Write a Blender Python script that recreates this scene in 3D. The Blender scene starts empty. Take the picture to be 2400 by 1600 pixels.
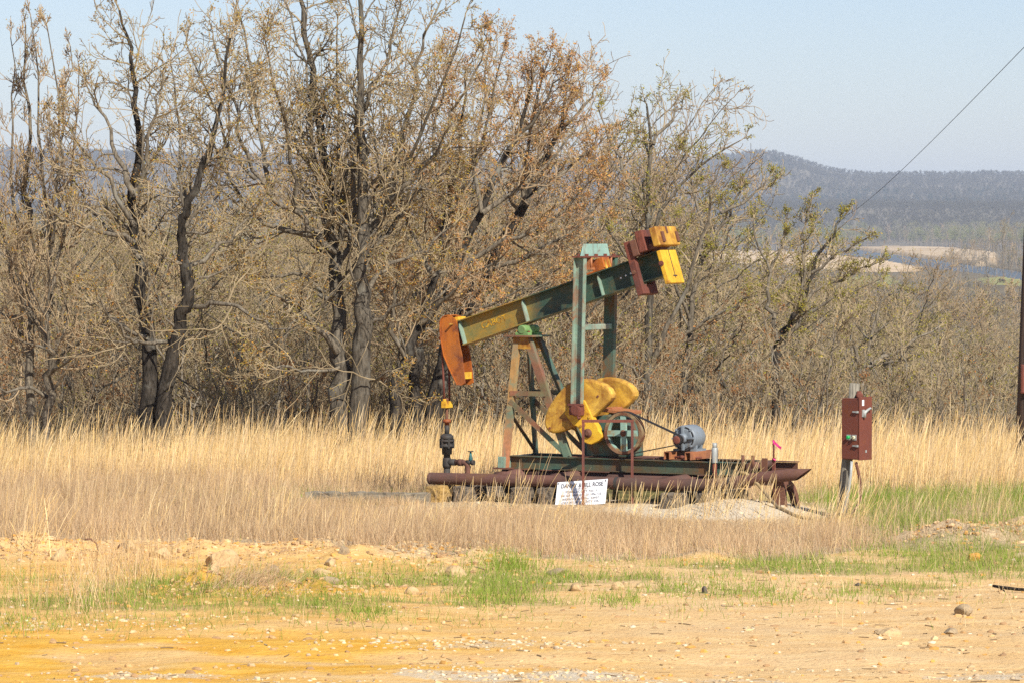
import bpy, bmesh, math, random
import numpy as np
from mathutils import Vector, Matrix

random.seed(7)
RNG = np.random.default_rng(11)
S = bpy.context.scene
COL = S.collection
R = math.radians

# ------------------------------------------------------------------ camera
F_PX, HORIZON, EYE = 9600.0, 530.0, 4.06           # focal length / horizon in the photograph's 2400 px
cam_d = bpy.data.cameras.new('camera')
cam_d.sensor_width = 36.0
cam_d.lens = 36.0 * F_PX / 2400.0
cam_d.clip_start, cam_d.clip_end = 0.5, 40000.0
cam = bpy.data.objects.new('camera', cam_d)
COL.objects.link(cam)
PITCH = math.atan((800 - HORIZON) / F_PX)
cam.location = (0, 0, EYE)
cam.rotation_euler = (math.pi / 2 - PITCH, 0, 0)
S.camera = cam

# ------------------------------------------------------------------ sky, sun, exposure
SUN_DIR = Vector((.842, -1.641, 1.5)).normalized()
SUN_EL = math.asin(SUN_DIR.z)
SUN_AZ = math.atan2(SUN_DIR.x, SUN_DIR.y)
W = bpy.data.worlds.new("World")
S.world = W
W.use_nodes = True
wn = W.node_tree.nodes
bg = wn['Background']
sky = wn.new('ShaderNodeTexSky')
sky.sky_type = 'NISHITA'
sky.sun_disc = False
sky.sun_elevation = SUN_EL
sky.sun_rotation = SUN_AZ
sky.altitude = 200
sky.air_density, sky.dust_density, sky.ozone_density = 1.0, .25, 3.0
wb = wn.new('ShaderNodeMix'); wb.data_type = 'RGBA'; wb.blend_type = 'MULTIPLY'; wb.inputs[0].default_value = 1.0
wb.inputs[7].default_value = (.90, .89, 1.03, 1)                          # the camera's warm white balance
W.node_tree.links.new(sky.outputs[0], wb.inputs[6]); W.node_tree.links.new(wb.outputs[2], bg.inputs[0])
bg.inputs[1].default_value = 0.075
sun_d = bpy.data.lights.new('sun', 'SUN')
sun_d.energy = 5.0
sun_d.angle = R(0.5)
sun_d.color = (1.0, 0.955, 0.88)
sun = bpy.data.objects.new('sun', sun_d)
COL.objects.link(sun)
sun.rotation_euler = SUN_DIR.to_track_quat('Z', 'Y').to_euler()
sun.location = (20, -30, 60)
S.view_settings.view_transform = 'Standard'
S.view_settings.look = 'None'
S.view_settings.exposure = 0.62
S.view_settings.gamma = 1.0
S.view_settings.use_curve_mapping = False
S.render.engine = 'CYCLES'
S.cycles.max_bounces = 6
S.cycles.diffuse_bounces = 2
S.cycles.glossy_bounces = 3
S.cycles.transmission_bounces = 4
S.cycles.transparent_max_bounces = 8
S.cycles.volume_bounces = 0
S.cycles.use_denoising = False

# ------------------------------------------------------------------ helpers
def ray(px, py):
    d = ((px - 1200) / F_PX, 1.0, (800 - py) / F_PX)
    c, s = math.cos(PITCH), math.sin(PITCH)
    return d[0], d[1] * c + d[2] * s, -d[1] * s + d[2] * c

def at(px, py, Y):
    """the point of the place seen at a photo pixel, Y metres out"""
    d = ray(px, py); k = Y / d[1]
    return Vector((d[0] * k, Y, EYE + d[2] * k))

def on_plane(px, py, z=0.0):
    d = ray(px, py); k = (z - EYE) / d[2]
    return Vector((d[0] * k, d[1] * k, z))

def tag(o, label=None, cat=None, group=None, kind=None):
    if label: o['label'] = label
    if cat: o['category'] = cat
    if group: o['group'] = group
    if kind: o['kind'] = kind
    return o

def empty(name, loc, rz=0.0):
    o = bpy.data.objects.new(name, None)
    o.empty_display_size = 0.2
    o.location = loc; o.rotation_euler = (0, 0, rz)
    COL.objects.link(o)
    return o

def copy_tree(o, parent=None):
    c = o.copy(); COL.objects.link(c)
    if parent: c.parent = parent
    for ch in o.children: copy_tree(ch, c)
    return c

class MB:
    """collects boxes, prisms, tubes and lathes into one mesh"""
    def __init__(self): self.v, self.f, self.sm = [], [], []
    def add(self, vs, fs, smooth=False):
        n = len(self.v); self.v += [tuple(p) for p in vs]
        for f in fs: self.f.append(tuple(n + i for i in f)); self.sm.append(smooth)
        return self
    def box(self, c, s, m=None):
        x, y, z = s[0] / 2, s[1] / 2, s[2] / 2
        vs = [Vector((a, b, d)) for a in (-x, x) for b in (-y, y) for d in (-z, z)]
        if m is not None: vs = [m @ p for p in vs]
        vs = [p + Vector(c) for p in vs]
        return self.add(vs, [(0, 1, 3, 2), (4, 6, 7, 5), (0, 4, 5, 1), (2, 3, 7, 6), (0, 2, 6, 4), (1, 5, 7, 3)])
    def bar(self, a, b, w, h, up=(0, 0, 1)):
        """box beam from a to b: h along up, w across"""
        a, b = Vector(a), Vector(b); d = (b - a); L = d.length; d.normalize()
        side = d.cross(Vector(up)).normalized(); u = side.cross(d).normalized()
        m = Matrix((d, side, u)).transposed()
        return self.box((a + b) / 2, (L, w, h), m)
    def prism(self, pts, d0, d1, fn):
        """polygon pts (2D) extruded from d0 to d1; fn(p, q, d) -> 3D"""
        n = len(pts)
        vs = [fn(p, q, d0) for p, q in pts] + [fn(p, q, d1) for p, q in pts]
        fs = [tuple(range(n))[::-1], tuple(range(n, 2 * n))] + [(i, (i + 1) % n, n + (i + 1) % n, n + i) for i in range(n)]
        return self.add(vs, fs)
    def tube(self, pts, r, n=10, cap=True, smooth=True):
        pts = [Vector(p) for p in pts]; m = len(pts)
        if not hasattr(r, '__len__'): r = [r] * m
        ref = None; vs = []
        for i, p in enumerate(pts):
            t = (pts[min(i + 1, m - 1)] - pts[max(i - 1, 0)]).normalized()
            if ref is None:
                ref = t.orthogonal().normalized()
            ref = (ref - t * ref.dot(t)).normalized(); bi = t.cross(ref)
            for k in range(n):
                a = 2 * math.pi * k / n
                vs.append(p + (ref * math.cos(a) + bi * math.sin(a)) * r[i])
        fs = [(i * n + k, i * n + (k + 1) % n, (i + 1) * n + (k + 1) % n, (i + 1) * n + k) for i in range(m - 1) for k in range(n)]
        self.add(vs, fs, smooth)
        if cap:
            b = len(self.v) - len(vs)
            self.f.append(tuple(b + k for k in range(n))[::-1]); self.sm.append(False)
            self.f.append(tuple(b + (m - 1) * n + k for k in range(n))); self.sm.append(False)
        return self
    def lathe(self, c, axis, prof, n=24, smooth=True):
        """prof: (distance along the axis, radius) pairs"""
        ax = Vector(axis).normalized(); c = Vector(c)
        return self.tube_prof([c + ax * d for d, _ in prof], [q for _, q in prof], ax, n, smooth)
    def tube_prof(self, cs, rs, ax, n, smooth):
        e = ax.orthogonal().normalized(); b = ax.cross(e); vs = []
        for p, q in zip(cs, rs):
            for k in range(n):
                a = 2 * math.pi * (k + .5) / n
                vs.append(p + (e * math.cos(a) + b * math.sin(a)) * q)
        m = len(cs)
        fs = [(i * n + k, i * n + (k + 1) % n, (i + 1) * n + (k + 1) % n, (i + 1) * n + k) for i in range(m - 1) for k in range(n)]
        base = len(self.v)
        self.add(vs, fs, smooth)
        self.f.append(tuple(base + k for k in range(n))[::-1]); self.sm.append(False)
        self.f.append(tuple(base + (m - 1) * n + k for k in range(n))); self.sm.append(False)
        return self
    def ring(self, c, axis, r0, r1, w, n=40):
        """flat ring (rim) of inner radius r0, outer r1, width w along the axis, centred on c"""
        ax = Vector(axis).normalized(); c = Vector(c); e = ax.orthogonal().normalized(); b = ax.cross(e); vs = []
        for k in range(n):
            a = 2 * math.pi * k / n; d = e * math.cos(a) + b * math.sin(a)
            vs += [c + d * r0 - ax * w / 2, c + d * r1 - ax * w / 2, c + d * r1 + ax * w / 2, c + d * r0 + ax * w / 2]
        fs = []
        for k in range(n):
            i, j = 4 * k, 4 * ((k + 1) % n)
            for q in range(4): fs.append((i + q, i + (q + 1) % 4, j + (q + 1) % 4, j + q))
        return self.add(vs, fs)
    def build(self, name, mat, parent=None, bevel=0.0):
        me = bpy.data.meshes.new(name)
        me.from_pydata(self.v, [], self.f)
        me.polygons.foreach_set('use_smooth', self.sm)
        bm = bmesh.new(); bm.from_mesh(me)
        bmesh.ops.recalc_face_normals(bm, faces=bm.faces); bm.to_mesh(me); bm.free()
        me.materials.append(mat)
        o = bpy.data.objects.new(name, me); COL.objects.link(o)
        if parent: o.parent = parent
        if bevel:
            md = o.modifiers.new('bevel', 'BEVEL'); md.width = bevel; md.segments = 2; md.limit_method = 'ANGLE'; md.angle_limit = R(40)
        return o

def mesh_np(name, V, quads=None, tris=None, mats=(), parent=None, attrs=None, mat_idx=None, smooth=False, link=True):
    """fast mesh from numpy arrays"""
    me = bpy.data.meshes.new(name)
    nq = 0 if quads is None else len(quads); nt = 0 if tris is None else len(tris)
    me.vertices.add(len(V)); me.vertices.foreach_set('co', np.asarray(V, np.float32).ravel())
    loops = []
    if nq: loops.append(np.asarray(quads, np.int32).ravel())
    if nt: loops.append(np.asarray(tris, np.int32).ravel())
    loops = np.concatenate(loops)
    me.loops.add(len(loops)); me.loops.foreach_set('vertex_index', loops)
    me.polygons.add(nq + nt)
    st = np.concatenate([np.arange(nq) * 4, nq * 4 + np.arange(nt) * 3]).astype(np.int32)
    me.polygons.foreach_set('loop_start', st)
    if mat_idx is not None: me.polygons.foreach_set('material_index', np.asarray(mat_idx, np.int32))
    me.polygons.foreach_set('use_smooth', np.full(nq + nt, bool(smooth)))
    for k, a in (attrs or {}).items():
        a = np.asarray(a, np.float32)
        if a.ndim == 2:
            at_ = me.attributes.new(k, 'FLOAT_COLOR', 'POINT')
            if a.shape[1] == 3: a = np.concatenate([a, np.ones((len(a), 1), np.float32)], 1)
            at_.data.foreach_set('color', a.ravel())
        else:
            at_ = me.attributes.new(k, 'FLOAT', 'POINT'); at_.data.foreach_set('value', a)
    me.update(calc_edges=True)
    for m in mats: me.materials.append(m)
    o = bpy.data.objects.new(name, me)
    if link: COL.objects.link(o)
    if parent: o.parent = parent
    return o

# ------------------------------------------------------------------ materials
class NT:
    def __init__(self, name):
        self.m = bpy.data.materials.new(name); self.m.use_nodes = True
        self.t = self.m.node_tree; self.n = self.t.nodes; self.bsdf = self.n['Principled BSDF']; self.out = self.n['Material Output']
    def new(self, t, **kw):
        x = self.n.new(t)
        for k, v in kw.items():
            if k.startswith('i_'):
                key = k[2:]; key = int(key) if key.isdigit() else key
                x.inputs[key].default_value = v
            else: setattr(x, k, v)
        return x
    def link(self, a, b): self.t.links.new(a, b)
    def coord(self, scale=(1, 1, 1), out='Object'):
        c = self.new('ShaderNodeTexCoord'); mp = self.new('ShaderNodeMapping'); mp.inputs['Scale'].default_value = scale
        self.link(c.outputs[out], mp.inputs[0]); return mp.outputs[0]
    def noise(self, vec, scale, detail=4, rough=.55, dist=0.0):
        x = self.new('ShaderNodeTexNoise', i_Scale=scale, i_Detail=detail, i_Roughness=rough, i_Distortion=dist)
        self.link(vec, x.inputs['Vector']); return x.outputs[0]
    def ramp(self, fac, stops, interp='LINEAR'):
        x = self.new('ShaderNodeValToRGB'); x.color_ramp.interpolation = interp
        el = x.color_ramp.elements
        while len(el) < len(stops): el.new(.5)
        for e, (p, c) in zip(el, stops):
            e.position = p; e.color = (*c, 1) if not isinstance(c, float) else (c, c, c, 1)
        self.link(fac, x.inputs[0]); return x.outputs[0]
    def mix(self, fac, a, b, mode='MIX'):
        x = self.new('ShaderNodeMix', data_type='RGBA', blend_type=mode)
        for s, v in ((x.inputs[0], fac), (x.inputs[6], a), (x.inputs[7], b)):
            if hasattr(v, 'links'): self.link(v, s)
            elif isinstance(v, tuple): s.default_value = (*v, 1)
            else: s.default_value = v
        return x.outputs[2]
    def bump(self, h, strength=.3, dist=.01):
        x = self.new('ShaderNodeBump', i_Strength=strength, i_Distance=dist); self.link(h, x.inputs['Height'])
        self.link(x.outputs[0], self.bsdf.inputs['Normal'])
    def attr(self, name, out=0):
        x = self.new('ShaderNodeAttribute', attribute_name=name); return x.outputs[out]
    def base(self, c):
        if hasattr(c, 'links'): self.link(c, self.bsdf.inputs['Base Color'])
        else: self.bsdf.inputs['Base Color'].default_value = (*c, 1)

def paint(name, base, second, rust, rust_at=.58, scale=3.0, rough=.6, spec=.35, stretch=(1, 1, 1), soft=.1, streak=.6):
    """weathered paint: two tones of the paint, rust coming through where a noise is high, fine grime"""
    t = NT(name); v = t.coord(stretch)
    a = t.noise(v, scale * .7, 4); b = t.noise(v, scale, 8, .66, .6); c = t.noise(v, scale * 14, 3, .6)
    col = t.mix(t.ramp(a, [(.38, 0.0), (.62, 1.0)]), base, second)
    rc = t.mix(t.ramp(c, [(.35, 0.0), (.65, 1.0)]), rust, tuple(x * .55 for x in rust))
    col = t.mix(t.ramp(b, [(rust_at - soft, 0.0), (rust_at + soft * .6, 1.0)]), col, rc)
    col = t.mix(t.ramp(c, [(.3, .75), (.7, 1.12)]), (0, 0, 0), col, 'MIX')
    if streak:                                     # rust and grease that have run down
        d = t.noise(t.coord((11, 11, 1.1)), 1.6, 4, .6); col = t.mix(t.ramp(d, [(.55, 0.0), (.70, streak)]), col, tuple(x * .6 for x in rust))
        e = t.noise(t.coord((1, 1, 1)), 1.1, 4, .6); col = t.mix(t.ramp(e, [(.50, 0.0), (.66, streak * .8)]), col, tuple(.035 + x * .12 for x in rust))
    t.base(col)
    t.bsdf.inputs['Roughness'].default_value = rough
    t.bsdf.inputs['Specular IOR Level'].default_value = spec
    t.bump(c, .25, .004)
    return t.m

M = {}
M['green'] = paint('green_paint', (.05, .10, .07), (.105, .07, .03), (.18, .085, .03), .54, 2.2)
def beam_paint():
    """green darkened as if in shade, with the old yellow-brown showing over the head end and in patches"""
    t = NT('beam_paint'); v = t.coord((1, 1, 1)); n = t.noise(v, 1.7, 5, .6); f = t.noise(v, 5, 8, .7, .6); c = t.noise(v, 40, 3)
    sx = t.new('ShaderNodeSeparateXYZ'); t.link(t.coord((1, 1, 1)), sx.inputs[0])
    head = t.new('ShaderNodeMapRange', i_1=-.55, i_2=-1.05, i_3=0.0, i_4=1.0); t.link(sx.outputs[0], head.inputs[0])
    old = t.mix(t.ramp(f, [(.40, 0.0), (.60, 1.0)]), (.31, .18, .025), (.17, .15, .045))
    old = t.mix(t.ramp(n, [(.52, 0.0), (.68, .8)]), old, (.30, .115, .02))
    grn = t.mix(t.ramp(n, [(.40, 0.0), (.60, 1.0)]), (.034, .075, .045), (.022, .048, .036))  # green darkened to stand for the pitman and equalizer shadow on the web
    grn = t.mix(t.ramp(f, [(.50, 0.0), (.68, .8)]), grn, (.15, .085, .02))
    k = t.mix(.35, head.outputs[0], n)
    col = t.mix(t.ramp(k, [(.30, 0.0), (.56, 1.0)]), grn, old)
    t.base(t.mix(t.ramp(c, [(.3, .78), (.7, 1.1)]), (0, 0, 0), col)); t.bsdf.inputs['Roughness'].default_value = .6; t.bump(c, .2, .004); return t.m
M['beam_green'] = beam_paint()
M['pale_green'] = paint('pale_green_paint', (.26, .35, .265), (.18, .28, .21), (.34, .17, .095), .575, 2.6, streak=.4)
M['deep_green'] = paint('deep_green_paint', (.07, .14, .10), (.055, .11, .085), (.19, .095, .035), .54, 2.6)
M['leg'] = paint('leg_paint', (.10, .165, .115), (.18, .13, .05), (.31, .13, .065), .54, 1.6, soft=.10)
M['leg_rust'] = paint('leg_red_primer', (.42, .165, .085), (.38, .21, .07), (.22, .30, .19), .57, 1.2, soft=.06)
M['yellow'] = paint('yellow_paint', (.76, .48, .075), (.60, .32, .03), (.30, .105, .018), .53, 2.8, soft=.16, streak=.45)
M['yellow_bright'] = paint('bright_yellow_paint', (.70, .43, .03), (.62, .32, .02), (.33, .10, .02), .66, 5.0, soft=.12, streak=.35)
M['orange'] = paint('orange_rust_paint', (.42, .125, .015), (.36, .095, .018), (.22, .055, .02), .62, 3.5)
M['rust'] = paint('brown_rust', (.155, .066, .04), (.12, .048, .03), (.20, .085, .035), .62, 3.0, rough=.85)
M['rust_red'] = paint('red_rust', (.18, .052, .03), (.14, .042, .027), (.10, .035, .026), .64, 3.0, rough=.8)
M['rust_pipe'] = paint('pipe_rust', (.15, .07, .048), (.115, .052, .038), (.20, .10, .04), .66, 2.4, rough=.85, stretch=(.5, 1, 1))
M['iron'] = paint('dark_iron', (.035, .033, .03), (.05, .042, .035), (.09, .05, .03), .66, 8.0, rough=.7)
M['grey'] = paint('grey_paint', (.20, .225, .245), (.165, .19, .21), (.24, .20, .13), .74, 5.0, rough=.5)
M['rubber'] = paint('belt_rubber', (.02, .018, .017), (.028, .024, .02), (.04, .03, .025), .7, 9.0)
M['box'] = paint('box_red_rust', (.165, .046, .027), (.14, .04, .025), (.24, .07, .022), .66, 3.2, rough=.7)
M['zinc'] = paint('zinc', (.40, .41, .38), (.30, .31, .29), (.2, .17, .12), .75, 9.0, rough=.45)
M['white'] = paint('white_sign', (.82, .82, .83), (.78, .79, .80), (.6, .55, .45), .78, 6.0, rough=.5, streak=0)
M['lens_green'] = paint('green_button', (.02, .42, .10), (.02, .36, .09), (.02, .2, .05), .8, 9.0, rough=.3)
M['lens_pale'] = paint('pale_button', (.62, .60, .40), (.6, .58, .4), (.4, .35, .2), .8, 9.0, rough=.3)
M['pink'] = paint('pink_ribbon', (.85, .06, .26), (.8, .05, .24), (.7, .04, .2), .8, 9.0)
M['letter'] = paint('sign_lettering', (.05, .055, .065), (.09, .09, .10), (.35, .35, .36), .70, 30.0, streak=0)
M['letter_yellow'] = paint('worn_yellow_lettering', (.66, .38, .02), (.55, .27, .02), (.25, .12, .02), .55, 14.0)
M['hose'] = paint('tan_hose', (.34, .24, .11), (.27, .19, .10), (.2, .12, .06), .68, 4.0)
M['lid'] = paint('lid_rust', (.38, .15, .06), (.33, .12, .05), (.2, .07, .03), .66, 3.0)

def timber(name, a, b, ax=(1, 12, 12)):
    t = NT(name); v = t.coord(ax)
    g = t.noise(v, 3.0, 6, .65, .4); k = t.noise(t.coord((1, 1, 1)), 3.0, 3)
    col = t.mix(t.ramp(g, [(.34, 0.0), (.6, 1.0)]), b, a)
    col = t.mix(t.ramp(k, [(.4, 0.0), (.7, .5)]), col, tuple(x * .55 for x in a))
    t.base(col); t.bsdf.inputs['Roughness'].default_value = .9; t.bump(g, .7, .02)
    return t.m
M['timber'] = timber('weathered_timber', (.185, .145, .10), (.03, .024, .018))
M['timber_tan'] = timber('cut_timber', (.42, .26, .075), (.18, .10, .03))
M['post'] = timber('weathered_post', (.30, .265, .20), (.07, .06, .045), (14, 14, .6))
M['pole'] = timber('creosote_pole', (.10, .062, .042), (.03, .02, .016), (14, 14, .5))
# ------------------------------------------------------------------ terrain
def lerp_tab(y, tab):
    return np.interp(y, [a for a, _ in tab], [b for _, b in tab])

def vnoise(x, y, seed=0):
    """cheap smooth value noise"""
    xi, yi = np.floor(x), np.floor(y); fx, fy = x - xi, y - yi
    fx = fx * fx * (3 - 2 * fx); fy = fy * fy * (3 - 2 * fy)
    def h(a, b):
        s = np.sin(a * 127.1 + b * 311.7 + seed * 74.7) * 43758.5453
        return s - np.floor(s)
    return (h(xi, yi) * (1 - fx) + h(xi + 1, yi) * fx) * (1 - fy) + (h(xi, yi + 1) * (1 - fx) + h(xi + 1, yi + 1) * fx) * fy

def fbm(x, y, seed=0, o=4):
    s, a, t = 0.0, .5, 0.0
    for i in range(o):
        s = s + a * vnoise(x * 2 ** i, y * 2 ** i, seed + i); t += a; a *= .5
    return s / t

def inside(x, y, poly):
    x, y = np.asarray(x, float), np.asarray(y, float); r = np.zeros(x.shape, bool); n = len(poly)
    for i in range(n):
        x0, y0 = poly[i]; x1, y1 = poly[(i + 1) % n]
        with np.errstate(divide='ignore', invalid='ignore'):
            c = ((y0 > y) != (y1 > y)) & (x < (x1 - x0) * (y - y0) / (y1 - y0 + 1e-12) + x0)
        r ^= c
    return r

def sstep(a, b, x):
    t = np.clip((x - a) / (b - a), 0, 1); return t * t * (3 - 2 * t)

def plan(pts, z):  # outline on the valley floor, from where the photo shows it
    return [tuple(on_plane(px, py, z)[:2]) for px, py in pts]
ZV = -15.0
SAND = plan([(1640, 588), (1780, 586), (1900, 591), (2000, 600), (2070, 609), (2160, 628), (2150, 637), (2060, 639), (1960, 634), (1850, 620), (1640, 616)], ZV)
RIVER = plan([(1500, 578), (1760, 576), (1850, 577), (1930, 581), (2030, 586), (2110, 596), (2200, 607), (2300, 620), (2420, 640), (2420, 662), (2300, 642), (2180, 628), (2070, 609), (1990, 600), (1900, 591), (1780, 585), (1500, 588)], ZV)
BANK = plan([(1990, 579), (2100, 577), (2220, 584), (2330, 597), (2335, 622), (2290, 622), (2200, 609), (2110, 598), (2030, 588)], ZV)
MEADOW = plan([(1960, 648), (2080, 642), (2110, 660), (2000, 672)], ZV + 1)
PASTURE = plan([(2290, 648), (2440, 640), (2440, 672), (2370, 668), (2320, 664)], ZV + 1)

def height(x, y):
    x, y = np.asarray(x, float), np.asarray(y, float)
    z = lerp_tab(y, [(-100, 0), (66, 0), (74, -.15), (80, -.6), (95, -2.0), (120, -4.2), (160, -7.2), (210, -9.6), (300, -11.2), (500, -12.8),
                     (900, -14), (1800, ZV), (3900, ZV), (4300, -7), (5000, 24), (5600, 30), (6200, 40), (7600, 97), (8500, 86), (14000, 50)])
    # far hill: a rounded swell that carries on to the left
    ang = x / np.maximum(y, 1) * F_PX + 1200
    far = sstep(5600, 7400, y)
    z = z + far * (40 * np.exp(-((ang - 1790) / 130.) ** 2) + 28 * sstep(1800, 1500, ang) + 14 * sstep(1000, 200, ang)
                   + 7 * (fbm(x / 900., y / 900., 3) - .5))
    z = z + sstep(3600, 5000, y) * 10 * (fbm(x / 320., y / 320., 5) - .5)
    mid = sstep(85, 140, y) * (1 - sstep(900, 1500, y))
    z = z + mid * 2.2 * (fbm(x / 40., y / 60., 8) - .5)
    near = 1 - sstep(70, 90, y)
    z = z + near * (.10 * (fbm(x / 2.2, y / 2.2, 1) - .5) + .05 * (fbm(x / .5, y / .7, 2, 3) - .5))
    # pushed-up dirt berm on the left, with clods, and the low bank of dirt on the right
    bl = np.exp(-((y - 50.3 + .12 * x) / 1.3) ** 2) * sstep(.4, -.8, x)
    z = z + near * bl * (.10 + .38 * np.maximum(fbm(x / .42, y / .6, 21, 4) - .42, 0))
    b2 = np.exp(-((y - 45.6) / .8) ** 2) * np.exp(-((x + 3.2) / 1.1) ** 2)
    z = z + near * b2 * (.06 + .60 * np.maximum(fbm(x / .3, y / .5, 23, 4) - .4, 0))
    br = np.exp(-((y - 53.2) / 1.3) ** 2) * sstep(4.6, 5.6, x)
    z = z + near * br * (.12 + .50 * np.maximum(fbm(x / .35, y / .5, 25, 4) - .42, 0))
    bo = np.exp(-((y - 50.2) / .55) ** 2) * np.exp(-((x - 2.35) / .4) ** 2)
    z = z + near * bo * (.10 + .2 * np.maximum(fbm(x / .3, y / .4, 27, 4) - .4, 0))
    # gravel heaped under the right end of the pumping unit
    gm = np.exp(-((x - 3.3) / .85) ** 2 - ((y - 57.9) / 1.0) ** 2)
    z = z + .20 * gm + .07 * np.exp(-((x - 1.9) / 1.2) ** 2 - ((y - 59.3) / .8) ** 2)
    # wheel ruts in the dirt track
    z = z - near * .03 * np.exp(-((y - 38.2 + .1 * x) / .35) ** 2) - near * .03 * np.exp(-((y - 40.2 + .1 * x) / .35) ** 2)
    # the river bed and its cut bank
    v = (y > 900) & (y < 3400)
    if np.any(v):
        z = np.where(v & inside(x, y, RIVER), ZV - 2.5, z)
        z = np.where(v & inside(x, y, BANK), ZV + 1.5 + 2.2 * (fbm(x / 30., y / 60., 31) - .4), z)
        z = np.where(v & inside(x, y, SAND), ZV - .3 + .8 * (fbm(x / 25., y / 40., 33) - .5), z)
    return z

def hz(x, y): return float(height(np.array([x]), np.array([y]))[0])

# --- where things grow near the machine (0..1 fields over the ground)
def f_tan(x, y):      # short pinkish dry grass
    edge = 49.2 + 3.0 * sstep(-1.5, -4, x) + 1.4 * sstep(3.2, 5, x) + 1.6 * (fbm(x / 1.1, y / 1.1, 41) - .5)
    return sstep(edge, edge + 1.2, y)
def f_gold(x, y):     # tall golden grass at the back
    e = 62.5 - .25 * x + 3. * (fbm(x / 1.7, y / 1.7, 43) - .5)
    return sstep(e, e + 2.2, y)
def f_gravel(x, y):
    g = np.exp(-((x - 2.9) / 1.5) ** 2 - ((y - 58.0) / 1.7) ** 2) + .9 * np.exp(-((x - .4) / 1.9) ** 2 - ((y - 60.6) / .8) ** 2)
    return np.clip(g * 1.5 + .5 * (fbm(x / .6, y / .6, 45) - .5), 0, 1)
def f_green(x, y):
    n = fbm(x / 1.1, y / .75, 47, 4)
    strip = np.exp(-((y - 45.9 - .38 * x - .03 * x * x) / 2.4) ** 2)
    right = 1.2 * sstep(3.9, 5.2, x) * np.exp(-((y - 57.) / 4.2) ** 2)
    lft = .55 * np.exp(-((y - 62.) / 2.) ** 2) * np.exp(-((x + 2.6) / 2.2) ** 2)
    right2 = .7 * sstep(3.2, 4.2, x) * np.exp(-((y - 62) / 1.8) ** 2)
    return np.clip((n - .38 + .10 * np.clip(right, 0, 1)) * 5., 0, 1) * np.clip(strip * 1.2 + right + lft + right2, 0, 1)

# --- the ground: one fan-shaped sheet from before the camera to beyond the hills
ys = np.concatenate([np.arange(4, 34, 2.0), np.arange(34, 56, .09), np.arange(56, 70, .16), np.arange(70, 100, .7), np.arange(100, 220, 4),
                     np.arange(220, 900, 20), np.arange(900, 1500, 30), np.arange(1500, 3400, 14), np.arange(3400, 8600, 90), np.arange(8600, 14001, 900)])
core = np.linspace(-.155, .155, 300)
wing = np.array([.17, .2, .26, .35, .5, .8, 1.2, 2.0])
tt = np.concatenate([-wing[::-1], core, wing])
YY, TT = np.meshgrid(ys, tt, indexing='ij')
XX = TT * np.maximum(YY, 30)
ZZ = height(XX, YY)
nr, nc = YY.shape
GV = np.stack([XX, YY, ZZ], -1).reshape(-1, 3)
ii = np.arange(nr * nc).reshape(nr, nc)
GQ = np.stack([ii[:-1, :-1], ii[:-1, 1:], ii[1:, 1:], ii[1:, :-1]], -1).reshape(-1, 4)
gx, gy = GV[:, 0], GV[:, 1]
nearm = gy < 90
A = {k: np.zeros(len(GV), np.float32) for k in ('dry', 'grn', 'grv', 'org', 'sand', 'field', 'wood')}
xn, yn = gx[nearm], gy[nearm]
A['dry'][nearm] = np.clip(f_tan(xn, yn) * (1 - f_gravel(xn, yn)), 0, 1)
A['grn'][nearm] = f_green(xn, yn)
A['grv'][nearm] = f_gravel(xn, yn) + .6 * np.clip(.95 * np.exp(-((yn - 36.9 + .05 * xn) / .55) ** 2) * sstep(.42, .62, fbm(xn / 1.5, yn / .9, 51)) * 1.4
                  + .8 * np.exp(-((yn - 39.6) / .5) ** 2) * np.exp(-((xn + .2) / 1.3) ** 2)
                  + .45 * np.exp(-((yn - 42.0) / .7) ** 2) * sstep(-2.6, -3.6, xn), 0, 1)
A['org'][nearm] = np.clip(np.exp(-((yn - 45.5) / 1.1) ** 2) * np.exp(-((xn + 3.0) / 1.3) ** 2)
                  + np.exp(-((yn - 50.2) / .6) ** 2) * np.exp(-((xn - 2.35) / .55) ** 2)
                  + .8 * np.exp(-((yn - 51.6) / .35) ** 2) * np.exp(-((xn - 4.6) / .6) ** 2)
                  + .95 * sstep(2.2, -2.0, xn) * np.exp(-((yn - 38.2) / 3.4) ** 2) * sstep(.30, .60, fbm(xn / 1.8, yn / .8, 53))
                  + .4 * sstep(2.5, -3.0, xn) * np.exp(-((yn - 42) / 5) ** 2)
                  + .5 * sstep(0, -2, xn) * np.exp(-((yn - 48) / 2.5) ** 2)
                  + .9 * np.exp(-((yn - 59.3) / .5) ** 2) * np.exp(-((xn - 4.3) / .45) ** 2), 0, 1)
far = ~nearm
xf, yf = gx[far], gy[far]
A['sand'][far] = np.maximum(inside(xf, yf, SAND) * 1.0, inside(xf, yf, BANK) * .8)
A['field'][far] = np.maximum(inside(xf, yf, MEADOW), inside(xf, yf, PASTURE)) * 1.0
A['wood'][far] = 1.0

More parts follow.
